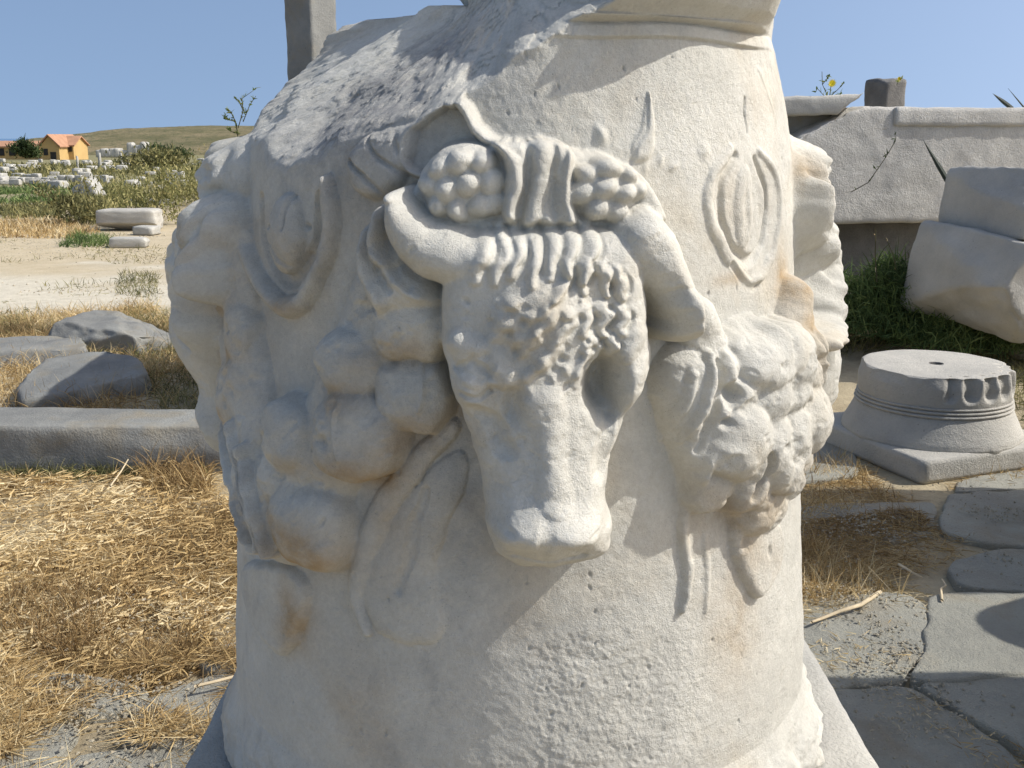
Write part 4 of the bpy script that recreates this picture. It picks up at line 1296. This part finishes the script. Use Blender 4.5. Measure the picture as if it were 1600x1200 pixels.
# right hand straw
pts = scatter_px(4200, [(1180, 740), (1320, 715), (1380, 765), (1440, 785), (1380, 792), (1200, 825)], 5, lambda p: 0.1 + .9 * nz(p, 3, 35))
tag(blades('dry_straw', pts, 0.085, 0.0036, M['straw'], 5, 0.85, 0.6, 3, zfun=ground_h), 'golden straw clump in front of the column base', 'straw', kind='stuff')
pts = scatter_px(5200, [(1180, 850), (1260, 850), (1340, 895), (1400, 935), (1420, 948), (1330, 958), (1200, 985)], 6, lambda p: 0.3 + .7 * nz(p, 3, 36), 0.02)
tag(blades('dry_straw', pts, 0.10, 0.0032, M['straw'], 6, 0.85, 0.5, 3, zfun=ground_h), 'straw heap beside the altar on the paving at right', 'straw', kind='stuff')
pts = scatter_px(3600, [(1240, 822), (1420, 800), (1510, 850), (1500, 890), (1400, 910), (1280, 880)], 7, lambda p: 0.3 + .7 * nz(p, 3, 37), 0.02)
tag(blades('dry_weeds', pts, 0.055, 0.003, M['straw'], 7, 0.95, 0.7, 3, shade=(-0.3, 0.6)), 'brown dead weeds on shaded paving at right', 'weeds', kind='stuff')
pts = scatter_px(900, [(1500, 755), (1700, 715), (1750, 730), (1600, 758), (1480, 768)], 8)
tag(blades('dry_straw', pts, 0.07, 0.0036, M['straw'], 8, 0.95, 0.6, 3), 'straw strip at the foot of the square plinth', 'straw', kind='stuff')

def gravel(name, pts, r, mat, seed, label):
    rg = np.random.default_rng(seed)
    n = len(pts)
    base = np.array([[1, 0, 0], [0, 1, 0], [-1, 0, 0], [0, -1, 0], [0, 0, .7], [0, 0, -.7]], float)
    fc = np.array([[0, 1, 4], [1, 2, 4], [2, 3, 4], [3, 0, 4], [1, 0, 5], [2, 1, 5], [3, 2, 5], [0, 3, 5]])
    V = base[None] * (r * rg.uniform(.4, 1.6, (n, 1, 1))) * rg.uniform(.6, 1.3, (n, 6, 1)) * rg.uniform(.6, 1.4, (n, 1, 3))
    a = rg.uniform(0, 6.28, n); c_, s_ = np.cos(a)[:, None], np.sin(a)[:, None]
    V = np.stack([V[..., 0] * c_ - V[..., 1] * s_, V[..., 0] * s_ + V[..., 1] * c_, V[..., 2]], -1) + pts[:, None, :]
    me = mesh_np(name, V.reshape(-1, 3), (fc[None] + (np.arange(n) * 6)[:, None, None]).reshape(-1, 3), mat, smooth=False)
    o = link(name, me); tag(o, label, 'gravel', kind='stuff')
pts = scatter_px(2600, [(1180, 760), (1700, 760), (1800, 1250), (1200, 1250)], 71, lambda p: 0.05 + .95 * nz(p, 3.5, 72, .15, .15), 0.042)
gravel('gravel', pts, 0.0045, M['tan_stone'], 71, 'scattered grit on the paving stones right of the altar')
pts = scatter_px(2200, [(-60, 900), (430, 980), (430, 1240), (-200, 1240)], 73, lambda p: 0.1 + .9 * nz(p, 3.5, 74, .1, .2), 0.038)
gravel('gravel', pts, 0.005, M['tan_stone'], 73, 'grit and crumbs of stone on the ground at lower left')
pts = scatter_px(1500, [(1200, 930), (1460, 930), (1450, 1000), (1400, 1090), (1420, 1100), (1700, 1240), (1560, 1250), (1380, 1095), (1200, 1105)], 75, lambda p: 0.1 + .9 * nz(p, 5, 76, .1, .2), 0.036)
tag(blades('straw_bits', pts[:700], 0.03, 0.0028, M['straw'], 75, 1.0, 0.3, 2), 'bits of straw lying in the joints of the paving at right', 'straw', kind='stuff')

pts = scatter_px(1500, [(-60, 350), (260, 350), (260, 515), (-60, 515)], 77, lambda p: 0.02 + .98 * nz(p, 1.1, 78, .2, .12), 0.0)
gravel('gravel', pts, 0.012, M['tan_stone'], 77, 'small stones scattered over the sandy clearing')
pts = scatter_px(1300, [(-60, 355), (260, 355), (260, 515), (-60, 515)], 79, lambda p: 0.0 + nz(p, 0.9, 80, .22, .08), 0.0)
tag(blades('sparse_weeds', pts, 0.07, 0.007, M['weed'], 79, 0.4, 0.8, 2), 'sparse dry weeds dotted over the sandy clearing', 'weeds', kind='stuff')
# green tuft behind column base
def mound(n, cx_, cy_, rx, ry, h, seed, L=0.16, W=0.007, zb=0.0):
    rg = np.random.default_rng(seed)
    q = rg.normal(0, 0.5, (n, 2))
    q = q[np.hypot(q[:, 0], q[:, 1]) < 1.15]
    zz = (1 - np.clip(np.hypot(q[:, 0], q[:, 1]), 0, 1) ** 2) * h * rg.random(len(q))
    return np.stack([cx_ + q[:, 0] * rx, cy_ + q[:, 1] * ry, zb + zz + 0.15], -1)
pts = np.vstack([mound(5200, 2.72, 7.35, 0.34, 0.40, 0.52, 1, zb=0.06), mound(4200, 3.05, 7.15, 0.36, 0.38, 0.36, 2, zb=0.0), mound(2200, 2.42, 7.55, 0.26, 0.3, 0.40, 3, zb=0.05), mound(1600, 3.3, 7.0, 0.3, 0.3, 0.2, 4, zb=0.0)])
tag(blades('grass_tuft', pts, 0.13, 0.008, M['grass'], 11, 0.35, 1.0, 3, shade=(0, 1)), 'bushy bright green grass tuft below the architrave at right', 'grass', kind='stuff')
pts = scatter_px(9000, [(1230, 560), (1330, 480), (1700, 540), (1900, 600), (1800, 700), (1620, 690), (1500, 560), (1300, 560)], 12, lambda p: 0.3 + .7 * nz(p, 2, 40))
tag(blades('dark_weeds', pts, 0.16, 0.006, M['weed'], 12, 0.35, 0.8, 3), 'shaded weeds on the ground around the column base', 'weeds', kind='stuff')

# patches of grass in the middle distance on the left
def patch(name, polypx, n, L, W, mat, seed, label, cat='grass', t=0.0, flat_=0.15):
    pts = scatter_px(n, polypx, seed, lambda p: 0.05 + .95 * nz(p, 0.6, seed + 3, t))
    tag(blades(name, pts, L, W, M[mat], seed, flat_, 0.7, 2), label, cat, kind='stuff')
patch('dry_grass', [(-40, 372), (110, 374), (160, 362), (100, 345), (-40, 348)], 2600, 0.12, 0.015, 'straw', 61, 'orange dry grass strip across the sandy ground', 'dry grass', -0.3)
patch('grass_patch', [(90, 388), (175, 386), (170, 372), (120, 368)], 800, 0.12, 0.012, 'grass', 62, 'small green grass tuft beside the white block', 'grass', -0.5)
patch('grass_patch', [(180, 460), (245, 470), (250, 430), (190, 425)], 700, 0.07, 0.006, 'weed', 63, 'grey green weeds on the pale sand next to the altar', 'weeds', -0.2)
patch('grass_patch', [(0, 318), (120, 318), (180, 300), (60, 290), (-20, 296)], 2400, 0.16, 0.04, 'grass', 64, 'green grass strip among the first ruins', 'grass', 0.0)
patch('grass_patch', [(0, 345), (90, 342), (110, 322), (0, 326)], 1600, 0.16, 0.035, 'weed', 65, 'olive grass in front of the ruins at far left', 'grass', 0.0)
patch('grass_patch', [(130, 350), (190, 330), (220, 300), (150, 300), (110, 320)], 3000, 0.28, 0.04, 'reed', 66, 'yellow green grass clump left of the round-edged slab', 'grass', -0.4)
patch('grass_patch', [(-60, 285), (380, 300), (400, 262), (-60, 262)], 3200, 0.18, 0.07, 'weed', 67, 'olive scrub covering the ground between the distant ruins', 'scrub', 0.05)
patch('grass_patch', [(-60, 262), (400, 262), (420, 246), (-60, 246)], 2800, 0.30, 0.15, 'weed', 68, 'dark olive scrub belt in front of the yellow house', 'scrub', 0.0)

# ------------------------------------------------------------------ ruins in the distance (left)
def far_pt(u, v):
    """ground point allowing for the falling ground"""
    d = ray(u, v)
    y = 30.0
    for _ in range(40):
        t = y / d[1]
        gz = float(ground_h(np.array([d[0] * t]), np.array([y]))[0])
        y2 = (gz - CAM_Z) / d[2] * d[1] if d[2] < -1e-4 else 150
        y = 0.5 * y + 0.5 * min(max(y2, 4), 170)
    return Vector((d[0] * y / d[1], y, gz))

protos = []
for i in range(6):
    protos.append(block_mesh('ruin_block', (1, 1, 1), M['rubble'], res=0.17, r=0.08, amp=0.06, fs=2.5, seed=70 + i, cuts=(((1, .5 - .2 * i, .6), .62, .08),)))
rs = random.Random(8)
def ruin(u, v, wpx, hpx, label, depth=1.0, name='marble_block', cat='marble block', group=None, rz=None, ry=0.0):
    p = far_pt(u, v)
    dep = p.y * CP + (CAM_Z - p.z) * SP
    w, h = wpx * dep / F, hpx * dep / F
    o = link(name, protos[rs.randrange(6)], None, (p.x, p.y + w * depth / 2, p.z + h / 2), (0, ry, rs.uniform(-.4, .4) if rz is None else rz))
    o.scale = (w, w * depth, h)
    tag(o, label, cat, group)
    return o
ruin(198, 388, 56, 16, 'low white marble block on the sandy ground closest to the altar', 0.5, rz=0.05)
o = ruin(196, 362, 92, 34, 'wide grey slab with a rounded underside left of the altar', 0.5, rz=0.0)
o.data = block_mesh('ruin_block', (1, 1, 1), M['grey_marble'], res=0.05, r=0.12, amp=0.03, fs=3, seed=81, cuts=(((-1, 0, -1.4), .50, .02), ((0, -.6, -1), .36, .02)))
ruin(232, 320, 60, 8, 'thin flat white slab behind the wide grey slab', 0.5)
o = ruin(136, 318, 40, 34, 'upright tilted pale boulder leaning right among the grass', 0.6, name='boulder', cat='boulder', ry=-0.5)
ruin(180, 344, 22, 10, 'little broken stone under the slab edge', 0.8)
ruin(225, 368, 34, 14, 'grey broken block half hidden by dry reeds', 0.8)
gl = 'white marble blocks lying in the distant ruins'
def where(u, v):
    a = ('beside the left edge of the view' if u < 25 else 'below the long tiled building' if u < 62 else 'below the yellow house' if u < 112 else 'below the slim white column' if u < 175
         else 'below the ruined wall' if u < 235 else 'below the two far columns' if u < 285 else 'among the yellow reeds')
    b_ = 'farthest' if v < 260 else 'middle row' if v < 274 else 'nearer'
    return b_ + ' ' + a
for i in range(105):
    v = rs.choice((258, 262, 266, 270, 275, 281, 288, 296, 255)) + rs.uniform(-2, 2)
    u = rs.uniform(-30, 350)
    if 100 < u < 170 and v > 285: continue
    k = (v - 216) / 60.0
    w_, h_ = rs.uniform(6, 18) * k + 2, rs.uniform(4, 10) * k + 1.5
    kind_ = 'tall narrow' if h_ > w_ * .8 else 'squat' if h_ > w_ * .45 else 'low flat'
    ruin(u, v, w_, h_, kind_ + ' white block, ' + where(u, v), rs.uniform(.5, 1.0), group=gl)['u'] = u
same = {}
for o in COL.objects:
    if o.get('group') == gl: same.setdefault(o['label'], []).append(o)
for lb, os_ in same.items():
    os_.sort(key=lambda q: q['u'])
    if len(os_) > 1:
        for k, o in enumerate(os_):
            o['label'] = lb + ', ' + ('leftmost' if k == 0 else 'rightmost' if k == len(os_) - 1 else ('second', 'third', 'fourth', 'fifth', 'sixth')[min(k - 1, 4)] + ' from left')
for o in COL.objects:
    if 'u' in o.keys(): del o['u']
p0 = far_pt(60, 287)
lw = empty('low_ruined_wall', p0, 'low ruined wall of pale blocks crossing the left background', 'wall')
for i in range(16):
    u = -30 + i * 13 + rs.uniform(-2, 2)
    p = far_pt(u, 287); dep = p.y * CP
    w = rs.uniform(11, 15) * dep / F; h = rs.uniform(7, 14) * dep / F
    o = link('wall_block', protos[i % 6], lw, (p.x - p0.x, p.y - p0.y, p.z + h / 2 - p0.z), (0, 0, rs.uniform(-.2, .2)))
    o.scale = (w, w * .8, h)

def column(u, vt, vb, wpx, label, group='broken columns among the ruins'):
    p = far_pt(u, vb)
    dep = p.y * CP + (CAM_Z - p.z) * SP
    r = wpx * dep / F / 2; h = (vb - vt) * dep / F
    root = empty('broken_column', p, label, 'column', group)
    V = []; nth = 14
    for (rr_, zz_) in ((1.25, 0), (1.25, 0.06), (1.0, 0.08), (0.95, 0.5), (0.88, 0.97), (0.7, 1.0)):
        for j in range(nth):
            a = 2 * math.pi * j / nth
            V.append((r * rr_ * math.cos(a), r * rr_ * math.sin(a), h * zz_ + (0.04 * h * math.cos(a + u) if zz_ > .9 else 0)))
    me = mesh_np('shaft', V[2 * nth:], grid_faces(4, nth, True), M['rubble'])
    link('shaft', me, root)
    me = mesh_np('foot', V[:3 * nth], grid_faces(3, nth, True), M['rubble'])
    link('foot', me, root)
for args in ((157, 240, 264, 5, 'slim white column stump right of the yellow house'), (122, 244, 264, 4, 'short column standing just below the yellow house'), (191, 240, 262, 5, 'double-width pale column in the mid ruins'),
             (252, 231, 243, 4, 'left one of two far short columns near the hill foot'), (264, 230, 243, 4, 'right one of two far short columns near the hill foot'), (12, 228, 246, 4, 'thin column before the long tiled building at far left'),
             (27, 228, 246, 4, 'second thin column before the long tiled building'), (55, 228, 240, 4, 'column at the right end of the long tiled building'), (214, 248, 262, 4, 'small column stump among the middle ruins')):
    column(*args, group=None)
# ruined far wall
wl = empty('ruined_wall', far_pt(195, 246), 'ruined stone wall with gaps at the foot of the hill', 'wall')
rs = random.Random(3)
for i in range(11):
    u = 158 + i * 7
    top = 226 if i > 6 else 233
    p = A(u, 246, 110); dep = 110
    w = 8 * dep / F; h = (246 - top + rs.uniform(-3, 3)) * dep / F
    o = link('wall_stone', protos[i % 6], wl, (p.x - wl.location.x, 110 - wl.location.y, p.z + h / 2 - wl.location.z))
    o.scale = (w * 1.1, 1.2, h)

# yellow house
hy = 150.0
def house(u0, u1, vroof, veave, vbase, label, name, depth=7.0, rz=0.0, mat='ochre', ridge_x=True):
    a, b_ = A(u0, vbase, hy), A(u1, vbase, hy)
    w = b_.x - a.x; h = A(u0, veave, hy).z - a.z; hr = A(u0, vroof, hy).z - a.z
    root = empty(name, ((a.x + b_.x) / 2, hy, a.z), label, 'house')
    x0, x1, y0, y1 = -w / 2, w / 2, 0, depth
    V = [(x0, y0, -1.5), (x1, y0, -1.5), (x1, y1, -1.5), (x0, y1, -1.5), (x0, y0, h), (x1, y0, h), (x1, y1, h), (x0, y1, h)]
    Fc = [(0, 1, 5, 4), (1, 2, 6, 5), (2, 3, 7, 6), (3, 0, 4, 7)]
    me = bpy.data.meshes.new('wall'); me.from_pydata(V, [], Fc); me.materials.append(M[mat]); link('wall', me, root)
    ov = 0.3; ym = (y0 + y1) / 2
    V = [(x0 - ov, y0 - ov, h - 0.05), (x1 + ov, y0 - ov, h - 0.05), (x1 + ov, ym, hr), (x0 - ov, ym, hr), (x1 + ov, y1 + ov, h - 0.05), (x0 - ov, y1 + ov, h - 0.05)]
    V += [(x_, y_, z_ - 0.18) for x_, y_, z_ in V]
    Fc = [(0, 1, 2, 3), (3, 2, 4, 5), (0, 6, 7, 1), (5, 4, 10, 11), (6, 9, 8, 7), (9, 11, 10, 8), (0, 3, 9, 6), (3, 5, 11, 9), (1, 7, 8, 2), (2, 8, 10, 4)]
    me = bpy.data.meshes.new('roof'); me.from_pydata(V, [], Fc); me.materials.append(M['tiles']); link('roof', me, root)
    V = [(x0 + 0.01, y0, h - 0.06), (x0 + 0.01, y1, h - 0.06), (x0 + 0.01, ym, hr - 0.2), (x1 - 0.01, y0, h - 0.06), (x1 - 0.01, y1, h - 0.06), (x1 - 0.01, ym, hr - 0.2)]
    me = bpy.data.meshes.new('gable'); me.from_pydata(V, [], [(0, 1, 2), (3, 5, 4)]); me.materials.append(M[mat]); link('gable', me, root)
    return root, w, h
def opening(root, x, z, w, h, name='window', y=-0.01):
    V = [(x - w / 2, y, z), (x + w / 2, y, z), (x + w / 2, y, z + h), (x - w / 2, y, z + h)]
    V += [(a, y - 0.07, c) for a, _, c in V]
    me = bpy.data.meshes.new(name)
    me.from_pydata(V, [], [(4, 5, 6, 7), (0, 4, 7, 3), (1, 2, 6, 5), (3, 7, 6, 2), (0, 1, 5, 4)])
    me.materials.append(M['opening'])
    return link(name, me, root)
r_, w, h = house(94, 116, 212, 226, 246, 'yellow plastered house with a terracotta roof, right wing of the farmhouse', 'yellow_house', 5)
for x in (-w * .12, w * .28): opening(r_, x, h * .45, .5, .8)
# lean-to wing on the left, gable to the camera
a, b_ = A(64, 250, hy - 3), A(94, 250, hy - 3)
wing = empty('yellow_house', ((a.x + b_.x) / 2, hy - 3, a.z), 'shaded ochre gabled wing of the farmhouse beside the yellow wall', 'house')
w = b_.x - a.x; h = A(64, 229, hy - 3).z - a.z; hr = A(64, 213, hy - 3).z - a.z
V = [(-w / 2, 0, -1.5), (w / 2, 0, -1.5), (w / 2, 0, h), (0, 0, hr), (-w / 2, 0, h)]
V += [(x_, 8, z_) for x_, _, z_ in V]
me = bpy.data.meshes.new('wall'); me.from_pydata(V, [], [(0, 1, 2, 3, 4), (9, 8, 7, 6, 5), (1, 6, 7, 2), (5, 0, 4, 9)]); me.materials.append(M['ochre']); link('wall', me, wing)
V = [(-w / 2 - .3, -.3, h - .1), (0, -.3, hr + .12), (w / 2 + .3, -.3, h - .1), (-w / 2 - .3, 8.3, h - .1), (0, 8.3, hr + .12), (w / 2 + .3, 8.3, h - .1)]
V += [(x_, y_, z_ + .18) for x_, y_, z_ in V]
me = bpy.data.meshes.new('roof'); me.from_pydata(V, [], [(0, 1, 4, 3), (1, 2, 5, 4), (6, 9, 10, 7), (7, 10, 11, 8), (0, 6, 7, 1), (1, 7, 8, 2), (3, 4, 10, 9), (4, 5, 11, 10), (0, 3, 9, 6), (2, 8, 11, 5)]); me.materials.append(M['tiles']); link('roof', me, wing)
opening(wing, -w * .2, h * .35, .6, .9); opening(wing, w * .18, h * .0, .8, 1.1, 'door')
r_, w, h = house(-60, 62, 220, 228, 246, 'long low building with a terracotta roof at far left', 'long_house', 6)
for i in range(7): opening(r_, -w / 2 + (i + .6) * w / 7, h * .15, .9, 1.0)

# ------------------------------------------------------------------ bushes
def bush(name, c, r, n, leafsize, mat, seed, label, cat='bush', up=0.5):
    rg = np.random.default_rng(seed)
    root = empty(name, c, label, cat)
    nb = 16
    cen = rg.normal(0, 0.42, (nb, 3)) * np.array(r)
    cen[:, 2] = np.abs(cen[:, 2]) + r[2] * 0.25
    k = rg.integers(0, nb, n)
    P = cen[k] + rg.normal(0, 0.20, (n, 3)) * np.array(r)
    P[:, 2] = np.abs(P[:, 2])
    o = blades('foliage', P, leafsize * 2.5, leafsize, M[mat], seed, 0.2, 0.6, 2, parent=root)
    # stems
    V, Fc = [], []
    for i in range(nb):
        a = np.array([rg.normal(0, .08) * r[0], rg.normal(0, .08) * r[1], 0.0]); b2_ = cen[i]
        w_ = 0.012 * max(r)
        j = len(V)
        for q, ww in ((a, w_), (b2_, w_ * .4)):
            for t in range(3):
                V.append((q[0] + ww * math.cos(t * 2.1), q[1] + ww * math.sin(t * 2.1), q[2]))
        for t in range(3): Fc.append((j + t, j + (t + 1) % 3, j + 3 + (t + 1) % 3, j + 3 + t))
    me = mesh_np('stems', np.array(V), np.array(Fc), M['stem']); link('stems', me, root)
    return root
c = far_pt(325, 320); bush('scrub_bush', c, (1.1, 1.0, 0.85), 3600, 0.022, 'reed', 5, 'tall yellow green reedy bush against the left edge of the altar')
c = far_pt(262, 318); bush('scrub_bush', c, (0.8, 0.8, 0.4), 1800, 0.022, 'reed', 6, 'lower yellow scrub bush just left of the tall reedy one')
c = far_pt(140, 350); bush('scrub_bush', c, (0.7, 0.6, 0.55), 1800, 0.03, 'weed', 7, 'small olive bush growing at the left end of the wide grey slab')
c = far_pt(240, 352); bush('scrub_bush', c, (0.6, 0.6, 0.7), 2000, 0.028, 'reed', 8, 'dry yellow weeds tangled round the right end of the wide grey slab')
p = A(44, 245, 135); bush('dark_shrub', (p.x, 135, p.z - .2), (2.2, 1.6, 1.5), 2200, 0.16, 'shrub', 9, 'round dark green shrub between the two roofs', 'shrub')
p = A(262, 250, 105); bush('dark_shrub', (p.x, 105, p.z - .2), (2.6, 2, 1.2), 1600, 0.15, 'shrub', 10, 'wide dark shrub at the foot of the hill', 'shrub')
p = A(240, 262, 70); bush('dark_shrub', (p.x, 70, p.z - .2), (2.2, 2, 1.1), 1500, 0.12, 'weed', 12, 'olive shrub before the two far columns', 'shrub')

def tube_mesh(name, paths, mat, nside=5):
    V, Fc = [], []
    for path in paths:
        for i, (p_, r_) in enumerate(path):
            j = len(V)
            for t in range(nside):
                a = 2 * math.pi * t / nside
                V.append((p_[0] + r_ * math.cos(a), p_[1] + r_ * 0.7 * math.sin(a), p_[2] + r_ * 0.7 * math.sin(a)))
            if i:
                for t in range(nside):
                    Fc.append((j - nside + t, j - nside + (t + 1) % nside, j + (t + 1) % nside, j + t))
    return mesh_np(name, np.array(V), np.array(Fc), mat)

def weed(name, stems, y, label, cat, leaves, flowers=(), r=0.004, seed=0, ls=0.02, lmat='leaf', back=None):
    """stems: lists of pixels at depth y"""
    o0 = A(stems[0][0][0], stems[0][0][1], y)
    root = empty(name, o0, label, cat)
    rg = random.Random(seed)
    paths = []
    for s in stems:
        off = [rg.uniform(-.03, .03) * i for i in range(len(s))]
        paths.append([((A(u, v, y) - o0) + Vector((0, off[i], 0)), r * (1 - 0.6 * i / len(s))) for i, (u, v) in enumerate(s)])
    link('stem', tube_mesh('stem', paths, M['stem']), root)
    P = []
    for path in paths:
        for (a, _), (b2_, _) in zip(path[:-1], path[1:]):
            for k in range(leaves):
                t = rg.random()
                P.append(tuple(a.lerp(b2_, t)))
    blades('foliage', np.array(P, float), ls * 2, ls, M[lmat], seed, 0.3, 0.8, 2, parent=root)
    for (u, v, rr_) in flowers:
        c = A(u, v, y) - o0
        V, Fc = [(c.x, c.y, c.z)], []
        n = 16
        for i in range(n * 2):
            a = math.pi * i / n
            q = rr_ * (1 if i % 2 else .6)
            V.append((c.x + q * math.cos(a), c.y - 0.4 * q * (0.5 + rg.random() * .4), c.z + q * math.sin(a)))
        for i in range(n * 2): Fc.append((0, 1 + i, 1 + (i + 1) % (2 * n)))
        me = mesh_np('flower', np.array(V), np.array(Fc), M['petal'], smooth=False)
        link('flower', me, root)
    return root
weed('flowering_weed', [[(1296, 152), (1299, 138), (1301, 128)], [(1294, 152), (1285, 132), (1284, 112)], [(1290, 152), (1278, 138), (1272, 144)], [(1298, 150), (1310, 140), (1318, 130)], [(1285, 132), (1292, 122), (1296, 116)], [(1297, 152), (1313, 150), (1317, 142)]],
     8.9, 'small weed with one yellow flower on the thin slab', 'weed', 4, [(1300, 130, 0.038)], 0.004, 1, 0.017)
weed('wild_weed', [[(1402, 132), (1405, 126), (1408, 122)]], 12.8, 'tiny yellow-tipped weed beside the dark pillar stub', 'weed', 3, [(1405, 123, 0.03)], 0.004, 2, 0.02)
weed('wild_weed', [[(372, 215), (368, 190), (362, 175), (350, 170)], [(372, 200), (382, 175), (384, 155), (396, 136)], [(368, 190), (352, 186), (346, 178)], [(382, 175), (372, 160), (366, 152)], [(380, 190), (392, 165), (398, 150)], [(374, 210), (360, 205), (350, 200)]],
     4.2, 'airy wild plant with small leaves growing behind the left shoulder of the altar', 'wild plant', 9, (), 0.0022, 3, 0.0075)
weed('dry_twig', [[(1330, 300), (1355, 285), (1370, 265), (1380, 245), (1392, 220), (1396, 208)], [(1370, 265), (1366, 262)], [(1380, 245), (1388, 238)]], 8.45, 'thin dark stalk with seed heads leaning across the architrave', 'plant stalk', 2, (), 0.0045, 4, 0.016, 'shrub')
weed('dry_twig', [[(1370, 440), (1369, 400), (1368, 358)], [(1402, 430), (1394, 400), (1386, 372)], [(1425, 420), (1420, 395)]], 7.2, 'pale dead stalks standing in the green tuft', 'plant stalk', 1, (), 0.006, 6, 0.016, 'straw')

# dark pointed leaves standing against and over the architrave
def spike(pts, y, label, wd_, tipback=0.0):
    a, b2_ = A(*pts[0], y), A(*pts[1], y + tipback)
    root_ = a
    d = b2_ - a
    L = d.length; dn = d / L
    sidev = dn.cross(Vector((0, 1, 0))).normalized()
    V, Fc = [], []
    n = 8
    for i in range(n + 1):
        t = i / n
        w_ = wd_ * (1 - t) ** 0.8 * (0.6 + 0.8 * t if t < .5 else 1.0)
        c = d * t
        V += [tuple(c + sidev * w_), tuple(c + Vector((0, -0.25 * w_ - 0.004, 0))), tuple(c - sidev * w_), tuple(c + Vector((0, 0.3 * w_ + 0.004, 0)))]
        if i:
            for k in range(4):
                Fc.append(((i - 1) * 4 + k, (i - 1) * 4 + (k + 1) % 4, i * 4 + (k + 1) % 4, i * 4 + k))
    me = mesh_np('agave_leaf', np.array(V), np.array(Fc), M['darkleaf'], smooth=False)
    o = link('agave_leaf', me, None, root_)
    tag(o, label, 'agave leaf')
spike([(1492, 302), (1442, 218)], 8.55, 'long dark pointed leaf leaning on the face of the architrave', 0.035, 0.06)
spike([(1582, 170), (1551, 146)], 9.3, 'dark leaf tip pointing up-left over the architrave top', 0.03)
spike([(1612, 182), (1575, 138)], 9.5, 'thin leaf tip at the right edge above the architrave', 0.012)

# dead sticks
def stick(px_pts, r, label, z=0.06, seed=0):
    rg = random.Random(seed)
    pts_ = [G(u, v, z + rg.uniform(-.01, .012)) for u, v in px_pts]
    o0 = pts_[0]
    me = tube_mesh('dead_stick', [[(p_ - o0, r * (1 - .5 * i / len(pts_))) for i, p_ in enumerate(pts_)]], M['twig'], 6)
    o = link('dead_stick', me, None, o0); tag(o, label, 'stick')
stick([(1375, 925), (1345, 945), (1312, 955), (1285, 966), (1268, 972)], 0.008, 'pale bent stick lying on the straw beside the altar at right', 0.05, 1)
stick([(1405, 882), (1425, 894), (1440, 902)], 0.006, 'short pale stick lying in the shaded weeds', 0.05, 2)
stick([(1472, 938), (1470, 920), (1478, 915), (1472, 905)], 0.005, 'small forked stick at the edge of the shaded paving', 0.06, 3)
stick([(98, 970), (130, 950), (165, 932)], 0.006, 'pale straight stick lying on the straw mat at left', 0.06, 4)
stick([(306, 1072), (340, 1064), (372, 1055)], 0.006, 'pale stick on the paving stones close to the left foot of the altar', 0.06, 5)
stick([(172, 760), (190, 735), (200, 718)], 0.005, 'thin dry stalk leaning at the right end of the long slab', 0.10, 6)
